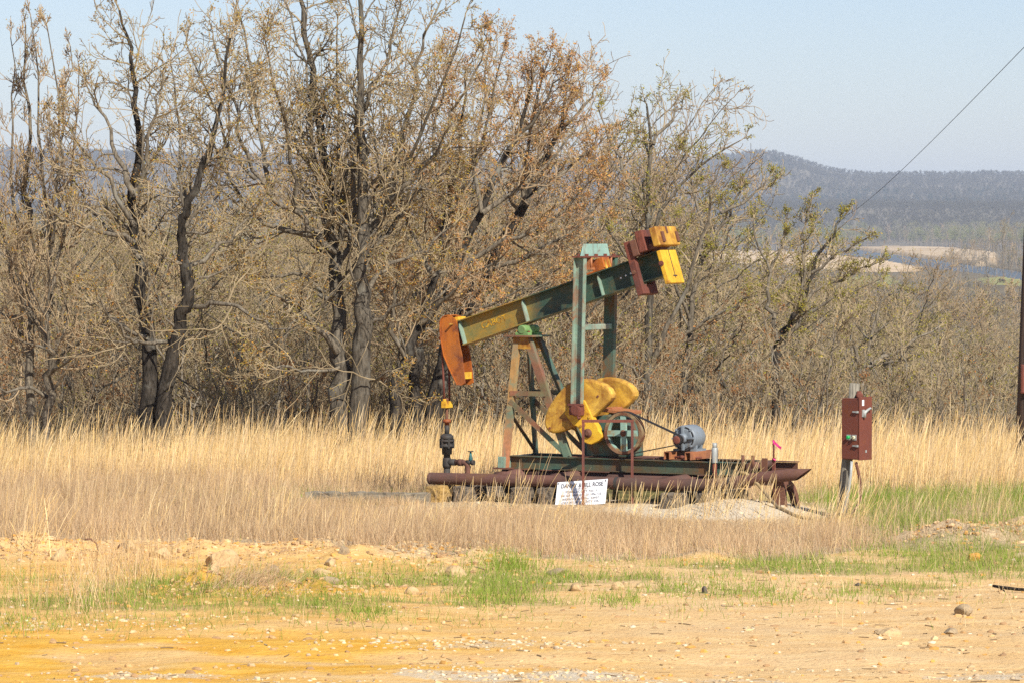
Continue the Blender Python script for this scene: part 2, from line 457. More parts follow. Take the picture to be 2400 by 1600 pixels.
def ground_material():
    t = NT('ground_soil'); v = t.coord((1, 1, 1)); vs = t.coord((.55, 1.5, 1))
    big = t.noise(vs, .35, 5, .6); mid = t.noise(vs, 2.2, 6, .65); fine = t.noise(v, 16, 5, .7); grit = t.noise(v, 60, 2, .6)
    soil = t.mix(t.ramp(big, [(.35, 0.0), (.65, 1.0)]), (.66, .405, .155), (.63, .415, .20))
    soil = t.mix(t.ramp(mid, [(.42, 0.0), (.72, .85)]), soil, (.72, .52, .27))
    soil = t.mix(t.attr('org', 2), soil, t.mix(t.ramp(mid, [(.35, 0.0), (.65, 1.0)]), (.62, .30, .03), (.72, .43, .085)))
    soil = t.mix(t.ramp(fine, [(.28, .55), (.46, 0.0)]), soil, (.20, .12, .06))
    stones = t.mix(t.ramp(grit, [(.42, 0.0), (.62, 1.0)]), (.46, .38, .26), (.63, .56, .44))
    soil = t.mix(t.ramp(t.mix(.5, t.attr('grv', 0), fine), [(.42, 0.0), (.60, .9)]), soil, stones)
    litter = t.mix(t.ramp(fine, [(.36, 0.0), (.64, 1.0)]), (.30, .21, .12), (.56, .43, .26))
    soil = t.mix(t.ramp(t.mix(.3, t.attr('dry', 0), fine), [(.35, 0.0), (.6, .9)]), soil, litter)
    soil = t.mix(t.ramp(t.attr('grn', 0), [(.1, 0.0), (.9, .55)]), soil, t.mix(t.ramp(fine, [(.4, 0.0), (.6, 1.0)]), (.13, .17, .03), (.30, .24, .10)))
    vf = t.coord((.02, .008, .02)); fn = t.noise(vf, 1.0, 6, .65)
    wood = t.mix(t.ramp(fn, [(.35, 0.0), (.65, 1.0)]), (.13, .105, .07), (.20, .165, .105))
    soil = t.mix(t.attr('wood', 0), soil, wood)
    sand = t.mix(t.ramp(fn, [(.38, 0.0), (.62, 1.0)]), (.48, .34, .19), (.66, .50, .31))
    soil = t.mix(t.attr('sand', 0), soil, sand)
    soil = t.mix(t.attr('field', 0), soil, (.27, .26, .10))
    t.base(soil); t.bsdf.inputs['Roughness'].default_value = .95; t.bsdf.inputs['Specular IOR Level'].default_value = .1
    hsum = t.mix(.5, fine, mid); t.bump(hsum, .85, .07)
    return t.m
for k in ('org',):
    A[k] = np.clip(A[k], 0, 1)
M['ground'] = ground_material()
gmap = {k: a for k, a in A.items()}
ground = tag(mesh_np('ground', GV, GQ, mats=[M['ground']], attrs=gmap, smooth=True), kind='structure')

# --- the river
t = NT('river_water'); t.base((.11, .12, .12)); t.bsdf.inputs['Roughness'].default_value = .5; t.bsdf.inputs['Specular IOR Level'].default_value = .18
t.bump(t.noise(t.coord((.06, .02, .05)), 4.0, 3), .25, .3)
rv = [(x, y, ZV - .55) for x, y in RIVER]
bm = bmesh.new(); bm.faces.new([bm.verts.new(p) for p in rv]); bmesh.ops.triangulate(bm, faces=bm.faces)
bmesh.ops.recalc_face_normals(bm, faces=bm.faces)
me = bpy.data.meshes.new('river'); bm.to_mesh(me); bm.free(); me.materials.append(t.m)
river = bpy.data.objects.new('river', me); COL.objects.link(river); tag(river, kind='structure')
# ------------------------------------------------------------------ tree and twig builders
def bark_material(name, dark, light, scale=5.0):
    t = NT(name); v = t.coord((4, 4, .9)); w = t.coord((1, 1, 1))
    a = t.noise(v, scale, 6, .7, .5); b = t.noise(w, 1.6, 4, .6)
    col = t.mix(t.ramp(a, [(.36, 0.0), (.66, 1.0)]), dark, light)
    col = t.mix(t.ramp(b, [(.55, 0.0), (.72, .55)]), col, (.27, .26, .215))      # lichen
    t.base(col); t.bsdf.inputs['Roughness'].default_value = .95; t.bsdf.inputs['Specular IOR Level'].default_value = .08
    t.bump(a, .8, .03); return t.m

def leaf_material(name):
    t = NT(name)
    d = t.new('ShaderNodeBsdfDiffuse'); tr = t.new('ShaderNodeBsdfTranslucent'); mx = t.new('ShaderNodeMixShader', i_0=.38)
    c = t.attr('tint', 0)
    for x in (d, tr): t.link(c, x.inputs['Color'])
    t.link(d.outputs[0], mx.inputs[1]); t.link(tr.outputs[0], mx.inputs[2]); t.link(mx.outputs[0], t.out.inputs['Surface'])
    t.n.remove(t.bsdf); return t.m

def twig_material(name, a, b):
    t = NT(name); n = t.noise(t.coord((1, 1, 1)), 1.3, 3)
    t.base(t.mix(t.ramp(n, [(.38, 0.0), (.62, 1.0)]), a, b)); t.bsdf.inputs['Roughness'].default_value = .9
    t.bsdf.inputs['Specular IOR Level'].default_value = .1; return t.m

M['bark_dark'] = bark_material('dark_oak_bark', (.012, .010, .008), (.075, .062, .048))
M['bark_pale'] = bark_material('pale_bark', (.10, .082, .06), (.29, .245, .185))
M['bark_mid'] = bark_material('grey_bark', (.035, .029, .022), (.16, .135, .10))
M['bark_limb'] = bark_material('limb_bark', (.06, .049, .036), (.235, .195, .14))
M['twig'] = twig_material('twigs', (.20, .152, .088), (.345, .265, .155))
M['twig_red'] = twig_material('reddish_twigs', (.235, .165, .10), (.36, .265, .155))
M['leaf'] = leaf_material('spring_leaf')

def tubes(polys, radii, n):
    """polys (B,K,3), radii (B,K) -> verts, quads of B tubes with n sides"""
    P = np.asarray(polys, float); Q = np.asarray(radii, float); B, K, _ = P.shape
    T = np.empty_like(P); T[:, 1:-1] = P[:, 2:] - P[:, :-2]; T[:, 0] = P[:, 1] - P[:, 0]; T[:, -1] = P[:, -1] - P[:, -2]
    T /= np.linalg.norm(T, axis=2, keepdims=True) + 1e-9
    D = P[:, -1] - P[:, 0]; D /= np.linalg.norm(D, axis=1, keepdims=True) + 1e-9
    ref = np.where(np.abs(D[:, 2:3]) < .8, np.array([[0, 0, 1.]]), np.array([[1., 0, 0]]))[:, None, :]
    X = np.cross(T, np.broadcast_to(ref, T.shape)); X /= np.linalg.norm(X, axis=2, keepdims=True) + 1e-9
    Y = np.cross(T, X)
    a = 2 * np.pi * np.arange(n) / n
    V = P[:, :, None, :] + Q[:, :, None, None] * (X[:, :, None, :] * np.cos(a)[None, None, :, None] + Y[:, :, None, :] * np.sin(a)[None, None, :, None])
    idx = np.arange(B * K * n).reshape(B, K, n); nx = np.roll(idx, -1, axis=2)
    q = np.stack([idx[:, :-1], nx[:, :-1], nx[:, 1:], idx[:, 1:]], -1).reshape(-1, 4)
    return V.reshape(-1, 3), q

class Tree:
    def __init__(self, seed):
        self.r = np.random.default_rng(seed); self.lv = {}     # (K, sides, kind) -> [polys, radii]
        self.tips = []
    def put(self, P, Q, sides, kind):
        k = (len(P), sides, kind); self.lv.setdefault(k, ([], [])); self.lv[k][0].append(P); self.lv[k][1].append(Q)
    def grow(self, p, d, L, r0, level, up=.05, wander=.2, K=None, thin=.006, density=1.0, last=3):
        """one branch of K points from p along d, then its own side branches"""
        g = self.r
        K = K or (7 if level <= 1 else 5 if level == 2 else 4)
        P = [np.array(p, float)]; d = np.array(d, float); d /= np.linalg.norm(d); st = L / (K - 1)
        for i in range(K - 1):
            d = d + g.normal(0, wander, 3) + np.array([0, 0, up]); d /= np.linalg.norm(d); P.append(P[-1] + d * st)
        P = np.array(P); Q = np.linspace(r0, max(r0 * .35, thin), K)
        self.put(P, Q, 6 if level <= 1 else 4 if level == 2 else 3, 'limb' if r0 > .022 else 'twig')
        if level >= last:
            self.tips.append((P[-1], d)); self.tips.append((P[-2], d)); return
        self.side(P, Q, L, level, up, wander, thin, density, last)
    def side(self, P, Q, L, level, up, wander, thin, density, last, t0=.15):
        g = self.r; n = max(2, int(round(density * (5.0 if level == 0 else 4.2 if level == 1 else 3.1) + g.uniform(-.6, .6))))
        K = len(P)
        for j in range(n):
            t = t0 + (1 - t0) * (j + g.uniform(.1, .9)) / n; f = t * (K - 1); i = min(int(f), K - 2); f -= i
            q = P[i] * (1 - f) + P[i + 1] * f; r = Q[i] * (1 - f) + Q[i + 1] * f
            ax = P[i + 1] - P[i]; ax /= np.linalg.norm(ax) + 1e-9
            s = g.normal(0, 1, 3); s -= ax * s.dot(ax); s /= np.linalg.norm(s) + 1e-9
            ang = g.uniform(.55, 1.15)
            dd = ax * math.cos(ang) + s * math.sin(ang)
            l = L * g.uniform(.42, .74) * (1.15 - .55 * t)
            self.grow(q, dd, l, max(r * g.uniform(.45, .7), thin), level + 1, up, wander, None, thin, density, last)
        # the leader carries on
        dd = P[-1] - P[-2]; self.grow(P[-1], dd, L * .5, Q[-1], level + 1, up, wander, None, thin, density, last)
    def guide(self, pts, r0, r1, level=0, L=2.2, density=1.0, jitter=.035, sides=8, up=.04, wander=.21, thin=.006, t0=.3, n_extra=0, last=3, long_=1.0):
        """a limb whose course is known: smooth polyline through pts, then side branches"""
        pts = np.array(pts, float); m = len(pts); K = (m - 1) * 3 + 1
        u = np.linspace(0, m - 1, K); P = np.stack([np.interp(u, np.arange(m), pts[:, k]) for k in range(3)], 1)
        for _ in range(2): P[1:-1] = .25 * P[:-2] + .5 * P[1:-1] + .25 * P[2:]
        P[1:-1] += self.r.normal(0, jitter, (K - 2, 3))
        Q = np.linspace(r0, r1, K)
        Q *= 1 + self.r.normal(0, .05, K)
        self.put(P, Q, sides, 'wood' if r0 > .088 else 'limb')
        g = self.r; LL = np.linalg.norm(np.diff(P, axis=0), axis=1).sum()
        for j in range(int(LL * long_ * density)):                       # long slender shoots that rise with the limb
            t = .12 + .86 * g.random(); f = t * (K - 1); i = min(int(f), K - 2); f -= i
            q = P[i] * (1 - f) + P[i + 1] * f; r = Q[i] * (1 - f) + Q[i + 1] * f
            ax = P[i + 1] - P[i]; ax /= np.linalg.norm(ax) + 1e-9; s = g.normal(0, 1, 3); s -= ax * s.dot(ax); s /= np.linalg.norm(s) + 1e-9
            ang = g.uniform(.5, 1.15)
            self.grow(q, ax * math.cos(ang) + s * math.sin(ang), L * g.uniform(.9, 1.5) * (1.15 - .75 * t), max(min(r * .55, .026), thin * 1.6), level + 1, up + .05, .22, 9, thin, density, last)
        n = max(2, int(LL * 1.5 * density) + n_extra)
        for j in range(n):
            t = t0 + (1 - t0) * (j + g.uniform(.1, .9)) / n; f = t * (K - 1); i = min(int(f), K - 2); f -= i
            q = P[i] * (1 - f) + P[i + 1] * f; r = Q[i] * (1 - f) + Q[i + 1] * f
            ax = P[i + 1] - P[i]; ax /= np.linalg.norm(ax) + 1e-9
            s = g.normal(0, 1, 3); s -= ax * s.dot(ax); s /= np.linalg.norm(s) + 1e-9
            ang = g.uniform(.6, 1.2); dd = ax * math.cos(ang) + s * math.sin(ang)
            self.grow(q, dd, L * g.uniform(.5, 1.0) * (1.12 - .68 * t), max(min(r * .5, .035), thin * 1.3), level + 1, up, wander, None, thin, density, last)
        self.grow(P[-1], P[-1] - P[-2], L * .28, r1, level + 1, up, wander, None, thin, density, last)
    def leaves(self, per, size, palette, spread=.03, keep=.5):
        per = per / keep
        g = self.r
        if not self.tips or per <= 0: return np.zeros((0, 3)), np.zeros((0, 4), int), np.zeros((0, 3))
        C = np.array([t[0] for t in self.tips]); 
        if keep < 1: C = C[g.random(len(C)) < keep]
        n = g.poisson(per, len(C)); C = np.repeat(C, n, axis=0); B = len(C)
        C = C + g.normal(0, spread, (B, 3))
        a = g.normal(0, 1, (B, 3)); a /= np.linalg.norm(a, axis=1, keepdims=True); b = np.cross(a, g.normal(0, 1, (B, 3))); b /= np.linalg.norm(b, axis=1, keepdims=True)
        s = size * g.uniform(.55, 1.35, (B, 1))
        V = np.stack([C - a * s, C - b * s * .45, C + a * s, C + b * s * .45], 1).reshape(-1, 3)
        pal = np.array(palette); k = g.integers(0, len(pal), B); c = pal[k] * g.uniform(.75, 1.2, (B, 1))
        return V, np.arange(B * 4).reshape(-1, 4), np.repeat(c, 4, axis=0)
    def arrays(self, kind):
        Vs, Qs, off = [], [], 0
        for (K, n, kd), (P, Q) in self.lv.items():
            if kd != kind: continue
            v, q = tubes(P, Q, n); Vs.append(v); Qs.append(q + off); off += len(v)
        if not Vs: return np.zeros((0, 3)), np.zeros((0, 4), int)
        return np.concatenate(Vs), np.concatenate(Qs)
    def wood(self):
        a, b = self.arrays('wood'); c, d = self.arrays('limb'); return np.concatenate([a, c]), np.concatenate([b, d + len(a)])
    def build(self, name, loc, mats, leaf, label, cat, group=None):
        """an Empty at the foot > trunk (trunk and limbs), crown (twigs and young leaves)"""
        loc = np.array(loc, float)
        w0, k0 = self.arrays('wood'); w1, k1 = self.arrays('limb'); tv, tq = self.arrays('twig'); lv, lq, lc = self.leaves(**leaf)
        wv, wq = np.concatenate([w0, w1]), np.concatenate([k0, k1 + len(w0)]); wmi = np.concatenate([np.zeros(len(k0), int), np.ones(len(k1), int)])
        tw = mats[1]
        V = np.concatenate([tv, lv]); Qd = np.concatenate([tq, lq + len(tv)])
        tint = np.concatenate([np.ones((len(tv), 3)) * .3, lc])
        mi = np.concatenate([np.zeros(len(tq), int), np.ones(len(lq), int)])
        e = empty(name, loc); tag(e, label, cat, group)
        mesh_np('trunk', wv - loc, wq, mats=[mats[0], M['bark_limb']], mat_idx=wmi, parent=e, smooth=True)
        mesh_np('crown', V - loc, Qd, mats=[tw, M['leaf']], parent=e, attrs={'tint': tint}, mat_idx=mi)
        return e

OCHRE = [(.52, .34, .05), (.42, .32, .06), (.54, .28, .05), (.36, .30, .07), (.48, .23, .06)]
ROSY = [(.58, .31, .09), (.54, .25, .09), (.56, .36, .08), (.48, .28, .12), (.58, .33, .16)]
LIME = [(.36, .32, .05), (.31, .30, .06), (.42, .33, .05), (.28, .25, .06)]
DEAD = [(.42, .18, .05), (.36, .15, .05), (.46, .25, .09), (.30, .14, .06)]

def P3(pts, Y, dy=0.0, y0=0.0):
    """limb course: photo pixels at the tree's own distance; the limb leans dy metres away over its length"""
    n = len(pts); return [at(px, py, Y + y0 + dy * i / max(n - 1, 1)) for i, (px, py) in enumerate(pts)]

def foot(px, Y):
    """a trunk's foot on the ground at the pixel column px, Y metres out"""
    x = (px - 1200) / F_PX * Y; return (x, Y, hz(x, Y) - .05)
def with_foot(pts, Y, dy=0.0):
    q = P3(pts, Y, dy); f = foot(pts[0][0], Y); return [Vector(f)] + q[1:]

# ---- the oaks one can tell apart along the edge of the clearing
def oak_left_pale():
    Y = 72.0; t = Tree(1)
    t.guide(with_foot([(75, 1030), (72, 800), (76, 600), (70, 450), (58, 260), (60, 60)], Y, .6), .085, .012, L=.8, density=1.1, up=.18, wander=.17, t0=.12)
    t.guide(with_foot([(108, 1030), (112, 900), (128, 850), (110, 790), (60, 720), (25, 640), (2, 540), (-20, 380)], Y, -.8), .085, .016, L=1.3, density=1.3, up=.22, t0=.2)
    for pts, dy in (([(110, 790), (120, 690), (115, 560), (130, 420), (152, 250), (165, 110)], .5), ([(120, 690), (150, 560), (168, 420), (185, 160)], .9),
                    ([(115, 560), (98, 420), (95, 250), (72, 40)], -.4), ([(128, 860), (175, 800), (250, 760), (300, 700)], -.6), ([(110, 620), (145, 480), (140, 330), (110, 60)], -.9),
                    ([(75, 640), (30, 480), (30, 300), (25, 90)], .3), ([(112, 930), (60, 900), (0, 920), (-60, 910)], -.3), ([(75, 760), (20, 740), (-30, 720)], .4)):
        t.guide(P3(pts, Y, dy), .042, .009, L=.75, density=1.05, up=.18, wander=.17, sides=6)
    t.build('oak_tree', foot(92, Y), (M['bark_pale'], M['twig_red']), dict(per=.35, size=.022, palette=OCHRE),
            'pale bare oak with tall fine upright twigs, leftmost at the edge of the clearing', 'tree')

def oak_double():
    Y = 71.0; t = Tree(2)
    t.guide(with_foot([(350, 1040), (356, 900), (350, 800), (338, 720), (324, 600), (315, 540), (316, 450), (328, 330), (318, 210), (310, 110), (280, 25)], Y, .8), .155, .018, L=1.3, density=1.15, t0=.45)
    t.guide(with_foot([(384, 1040), (388, 900), (402, 820), (432, 740), (442, 690), (426, 600), (426, 540), (440, 470), (470, 400), (495, 345), (520, 230), (540, 90)], Y, -1.0), .15, .02, L=1.4, density=1.15, t0=.4)
    for pts, r, dy in (([(318, 460), (272, 370), (242, 270), (200, 195)], .06, .5), ([(314, 570), (240, 545), (165, 530), (110, 480)], .05, -.9), ([(318, 450), (348, 395), (345, 320), (368, 250), (382, 180)], .05, -.5),
                       ([(345, 790), (300, 770), (252, 728), (190, 700)], .045, .8), ([(440, 715), (500, 712), (560, 720), (620, 760), (690, 770)], .055, -1.2), ([(430, 565), (475, 545), (488, 500), (540, 420)], .05, .8),
                       ([(404, 800), (350, 800), (318, 805), (280, 770), (230, 690)], .045, -1.4), ([(436, 480), (410, 400), (420, 300), (400, 150)], .045, .8), ([(326, 610), (290, 560), (230, 520), (170, 420)], .05, .9),
                       ([(316, 530), (250, 420), (190, 340), (150, 280)], .05, -.4), ([(426, 640), (500, 600), (560, 540), (600, 500)], .05, .7), ([(440, 690), (480, 640), (560, 620)], .04, 1.2)):
        t.guide(P3(pts, Y, dy), r, .012, L=1.2, density=1.15, sides=6)
    t.build('oak_tree', foot(367, Y), (M['bark_dark'], M['twig']), dict(per=1.3, size=.02, palette=OCHRE),
            'dark oak with twin trunks parting in a narrow V and one broken pale top', 'tree')

def oak_big():
    Y = 73.0; t = Tree(3)
    t.guide(with_foot([(806, 1040), (796, 900), (790, 800), (790, 700), (786, 600), (776, 500), (758, 350), (742, 200), (712, 80), (690, -90)], Y, 1.0), .165, .03, L=1.5, density=1.1, t0=.4)
    t.guide(with_foot([(838, 1040), (850, 900), (852, 750), (850, 690), (856, 560), (850, 430), (840, 300), (842, 150), (846, -80)], Y, -.8), .20, .03, L=1.5, density=1.1, t0=.42)
    for pts, r, dy in (([(850, 690), (846, 580), (872, 535), (902, 480), (945, 440), (1000, 395), (1042, 320), (1062, 250), (1130, 140)], .075, -1.2), ([(856, 560), (895, 480), (902, 420), (942, 330), (972, 200), (1000, 80), (1045, -40)], .075, .9),
                       ([(788, 590), (742, 552), (700, 500), (640, 468), (592, 400), (560, 300), (530, 200), (500, 90)], .07, -1.0), ([(790, 565), (752, 490), (732, 400), (735, 300), (720, 150), (662, -10)], .065, .6),
                       ([(800, 560), (832, 470), (836, 280), (880, 205), (922, 100), (940, -30)], .06, -.6), ([(640, 468), (612, 350), (602, 250), (572, 130), (560, -30)], .05, .8),
                       ([(790, 692), (760, 698), (730, 655), (695, 640), (620, 655), (560, 640)], .06, .8), ([(792, 825), (742, 762), (692, 720), (660, 690), (605, 676)], .07, -.8),
                       ([(852, 690), (882, 640), (932, 612), (1000, 590), (1060, 530)], .055, .6), ([(788, 640), (830, 560), (800, 440), (790, 260), (790, 60)], .06, 1.1), ([(856, 600), (930, 520), (990, 430), (1060, 400)], .05, 1.2),
                       ([(744, 556), (640, 540), (570, 480), (520, 380), (470, 290)], .055, .7), ([(700, 500), (680, 380), (660, 250), (620, 90)], .05, -1.4), ([(900, 480), (960, 360), (1020, 240), (1090, 40)], .045, -1.7),
                       ([(850, 780), (900, 740), (960, 700), (1010, 640)], .045, -1.0), ([(848, 900), (880, 888), (920, 870)], .04, -.5), ([(796, 860), (730, 870), (660, 865), (600, 850)], .035, -.9), ([(600, 420), (540, 380), (500, 240), (440, 110)], .04, .2)):
        t.guide(P3(pts, Y, dy), r, .014, L=1.35, density=1.2, sides=6)
    t.build('oak_tree', foot(822, Y), (M['bark_mid'], M['twig']), dict(per=1.8, size=.02, palette=OCHRE),
            'tallest oak, two close grey trunks spreading into a wide fan above the frame', 'tree')

def oak_rosy(seed, Y, pxs, limbs, label, bark='bark_dark', per=1.5, pal=ROSY, r=.12, L=1.15, dens=1.15):
    t = Tree(seed)
    t.guide(with_foot(pxs, Y, .4), r, .02, L=L, density=dens, t0=.3, up=.09)
    for pts, rr, dy in limbs: t.guide(P3(pts, Y, dy), rr, .012, L=L * .9, density=dens, sides=6)
    t.build('oak_tree', foot(pxs[0][0], Y), (M[bark], M['twig_red'] if pal is ROSY else M['twig']), dict(per=per * 1.9, size=.023, palette=pal), label, 'tree')

oak_left_pale(); oak_double(); oak_big()
oak_rosy(4, 74.5, [(932, 1040), (922, 900), (950, 835), (985, 760), (1020, 650), (1050, 500), (1078, 320), (1090, 180)],
         [([(950, 835), (910, 770), (925, 700), (930, 640)], .06, -.6), ([(1020, 650), (960, 560), (960, 460), (930, 330)], .05, .8), ([(1050, 500), (1120, 380), (1150, 250), (1180, 120)], .05, -.8), ([(985, 760), (1040, 700), (1100, 640), (1180, 600)], .05, -1.0), ([(1050, 500), (1010, 380), (1030, 220), (1060, 110)], .045, .9)],
         'oak with rosy buds and a crooked dark trunk, just right of the tallest oak')
oak_rosy(5, 76.0, [(978, 1045), (968, 870), (990, 770), (1060, 640), (1130, 500), (1195, 350), (1238, 260), (1246, 180)],
         [([(1060, 640), (1180, 565), (1300, 520), (1390, 420)], .06, -1.0), ([(1130, 500), (1250, 420), (1350, 300)], .055, .8), ([(1130, 500), (1110, 380), (1130, 220), (1150, 90)], .05, 1.0), ([(1195, 350), (1270, 260), (1320, 180)], .04, -.7), ([(990, 770), (1080, 740), (1190, 690), (1290, 660)], .05, -.9)],
         'slender oak thick with orange buds, its crown leaning right above the machine')
oak_rosy(6, 77.0, [(1000, 1050), (1032, 870), (1062, 780), (1140, 640), (1230, 480), (1305, 330), (1325, 230)],
         [([(1140, 640), (1250, 600), (1360, 540), (1440, 430)], .06, -.9), ([(1230, 480), (1330, 400), (1420, 320)], .055, .8), ([(1230, 480), (1230, 350), (1260, 200), (1290, 130)], .05, -.6), ([(1062, 780), (1180, 720), (1280, 700), (1400, 640)], .05, .9), ([(1310, 310), (1370, 250), (1400, 200)], .035, .4)],
         'dark leaning oak behind the wellhead, rosy crown sloping down to the right', r=.21, dens=1.25)
oak_rosy(7, 84.0, [(1520, 1010), (1520, 800), (1526, 650), (1515, 500), (1532, 360), (1516, 250)],
         [([(1532, 840), (1590, 720), (1640, 600), (1660, 470), (1685, 400)], .06, -.8), ([(1532, 340), (1575, 280), (1600, 235)], .04, .6), ([(1515, 500), (1460, 400), (1424, 320), (1402, 250)], .045, .7), ([(1526, 650), (1460, 600), (1420, 520)], .045, -.8), ([(1520, 900), (1450, 850), (1410, 800)], .04, -.6), ([(1520, 560), (1570, 460), (1640, 380), (1735, 330)], .045, -.7)],
         'tall thin tree with yellow-green buds rising behind the beam weights', 'bark_mid', 1.3, LIME, .10, 1.0, .95)
oak_rosy(8, 90.0, [(1606, 990), (1608, 830), (1616, 750), (1642, 600), (1690, 530), (1735, 450)],
         [([(1610, 780), (1680, 740), (1740, 700), (1800, 690)], .045, -.7), ([(1642, 600), (1640, 500), (1612, 420), (1604, 350)], .05, .8), ([(1690, 500), (1760, 470), (1800, 420)], .04, .6), ([(1616, 750), (1570, 650), (1580, 520)], .045, -.9)],
         'spindly tree with yellow buds behind the electric motor, forked at mid height', 'bark_mid', 1.8, LIME, .085, 1.0, 1.1)
oak_rosy(9, 86.0, [(1812, 1020), (1818, 900), (1820, 830), (1824, 790), (1862, 740), (1886, 712), (1902, 640), (1930, 570), (1980, 505)],
         [([(1822, 800), (1808, 740), (1794, 690), (1800, 640), (1830, 590), (1842, 510)], .06, .5), ([(1838, 800), (1884, 738), (1950, 708), (2062, 655)], .055, -.6), ([(1884, 715), (1915, 680), (1990, 640), (2066, 612)], .04, .6), ([(1902, 640), (1960, 600), (2030, 560)], .035, -.5), ([(1806, 640), (1774, 570), (1766, 510)], .03, .4), ([(1886, 712), (1880, 600), (1888, 530), (1902, 470)], .035, .5)],
         'low dark tree forking into three curved limbs left of the switch box post', 'bark_dark', 1.4, LIME, .10, .75, 1.05)
oak_rosy(10, 96.0, [(2022, 1000), (2016, 880), (2036, 850), (2090, 830), (2150, 796), (2200, 766)],
         [([(2018, 880), (2050, 780), (2062, 700), (2110, 680)], .055, .7), ([(2016, 880), (1992, 790), (2010, 700)], .05, -.5), ([(2036, 850), (2100, 850), (2160, 830)], .035, -.8), ([(2050, 780), (2120, 740), (2150, 690)], .03, .4)],
         'pale grey tree with long sideways limbs behind the switch box', 'bark_pale', .9, LIME, .09, 1.0, 1.0)

# ---- thicket: a few made trees, each standing many times on the slope, every one a tree of its own
def mid_tree(seed, h, bark, tw, leaf, spread=.5, dens=1.0):
    t = Tree(seed); g = t.r
    n = g.integers(1, 3)
    for s in range(n):
        x = g.normal(0, .12); pts = [(x, 0, 0)]
        z = 0; y = 0
        for i in range(5):
            z += h * .14; x += g.normal(0, .18); y += g.normal(0, .18); pts.append((x, y, z))
        t.guide(pts, .075 if n == 1 else .055, .022, L=h * .24, density=.85 * dens, long_=.8, t0=.35, up=.10, thin=.007)
        for k in range(4 + int(g.integers(0, 2))):
            a = g.uniform(0, 6.28); p = np.array(pts[2 + int(g.integers(0, 4))]); q = [p]
            for i in range(4):
                q.append(q[-1] + np.array([math.cos(a) * spread * h * .13, math.sin(a) * spread * h * .13, h * .105]) + g.normal(0, .12, 3))
            t.guide(q, .032, .011, L=h * .19, density=.85 * dens, up=.05, thin=.007, sides=5, long_=.7)
    return t
HIDDEN = bpy.data.collections.new('tree_kinds')            # the kinds themselves are not part of the scene
def kind_of(seed, h, bark, tw, leaf, spread=.9, dens=1.0):
    t = mid_tree(seed, h, bark, tw, leaf, spread, dens)
    wv, wq = t.wood(); tv, tq = t.arrays('twig'); lv, lq, lc = t.leaves(**leaf)
    a = mesh_np('trunk', wv, wq, mats=[M[bark]], smooth=True, link=False)
    b = mesh_np('crown', np.concatenate([tv, lv]), np.concatenate([tq, lq + len(tv)]), mats=[M[tw], M['leaf']], link=False,
                attrs={'tint': np.concatenate([np.ones((len(tv), 3)) * .3, lc])}, mat_idx=np.concatenate([np.zeros(len(tq), int), np.ones(len(lq), int)]))
    return a, b
KINDS = [kind_of(101, 8.0, 'bark_limb', 'twig', dict(per=.7, size=.025, palette=OCHRE)), kind_of(102, 7.2, 'bark_mid', 'twig', dict(per=.5, size=.03, palette=LIME), 1.1),
         kind_of(103, 8.6, 'bark_limb', 'twig_red', dict(per=.4, size=.03, palette=OCHRE), .8), kind_of(104, 6.6, 'bark_pale', 'twig', dict(per=.55, size=.03, palette=LIME), 1.15),
         kind_of(105, 7.6, 'bark_pale', 'twig', dict(per=.3, size=.03, palette=LIME), .9), kind_of(106, 5.2, 'bark_limb', 'twig_red', dict(per=.9, size=.036, palette=DEAD), 1.0)]
KIND_LABEL = ['tan oak with ochre buds, one of the wooded slope behind the clearing', 'grey spreading oak with lime buds, one of the wooded slope behind the clearing',
              'bare reddish oak, one of the wooded slope behind the clearing', 'pale spreading oak with lime buds, one of the wooded slope behind the clearing',
              'bare pale oak, one of the wooded slope behind the clearing', 'small oak with rusty dead leaves, one of the wooded slope behind the clearing']
def place_tree(k, x, y, s, rz, name='oak_tree'):
    e = empty(name, (x, y, hz(x, y) - .1), rz); e.scale = (s, s, s * RNG.uniform(.9, 1.1))
    tag(e, KIND_LABEL[k], 'tree', ['tan ochre oaks of the slope', 'grey lime oaks of the slope', 'bare reddish oaks of the slope', 'pale lime oaks of the slope', 'bare pale oaks of the slope', 'rusty-leaved oaks of the slope'][k])
    for src in KINDS[k]:
        o = src.copy(); COL.objects.link(o); o.parent = e
    return e
def edge_y(ang):   # nearest row of the thicket, further down the slope on the right
    return np.interp(ang, [0, 1100, 1400, 1700, 1850, 2100, 2400], [79, 80, 84, 96, 108, 120, 120])
# how high the slope's crowns reach, across the view
SKYL_A = [0, 500, 1000, 1400, 1620, 1750, 1880, 2000, 2120, 2250, 2400]; SKYL_Y = [365, 370, 345, 340, 430, 520, 640, 668, 650, 665, 700]
placed = []
def try_place(n, y0, y1, smin, smax, sep, kinds, left_bias=0.0):
    c = 0; tries = 0
    while c < n and tries < n * 60:
        tries += 1
        y = math.sqrt(RNG.uniform(y0 ** 2, y1 ** 2)); ang = RNG.uniform(-120, 2520); x = (ang - 1200) / F_PX * y
        if y < edge_y(ang): continue
        if left_bias and ang > 1400 and RNG.random() < left_bias: continue
        if EYE + ((HORIZON - np.interp(ang, SKYL_A, SKYL_Y)) / F_PX) * y < hz(x, y) + 6.4 * smin: continue
        smx = min(smax, (EYE + ((HORIZON - np.interp(ang, SKYL_A, SKYL_Y)) / F_PX) * y - hz(x, y)) / 8.2)
        if any((x - a) ** 2 + (y - b) ** 2 < sep ** 2 for a, b in placed): continue
        placed.append((x, y)); k = int(RNG.choice(kinds)); place_tree(k, x, y, max(RNG.uniform(smin, 1), .72) * smx if smx < smax else RNG.uniform(smin, smax), RNG.uniform(0, 6.28)); c += 1
try_place(80, 79, 105, .6, 1.2, 1.5, [0, 1, 2, 3, 5, 5, 0], .45)
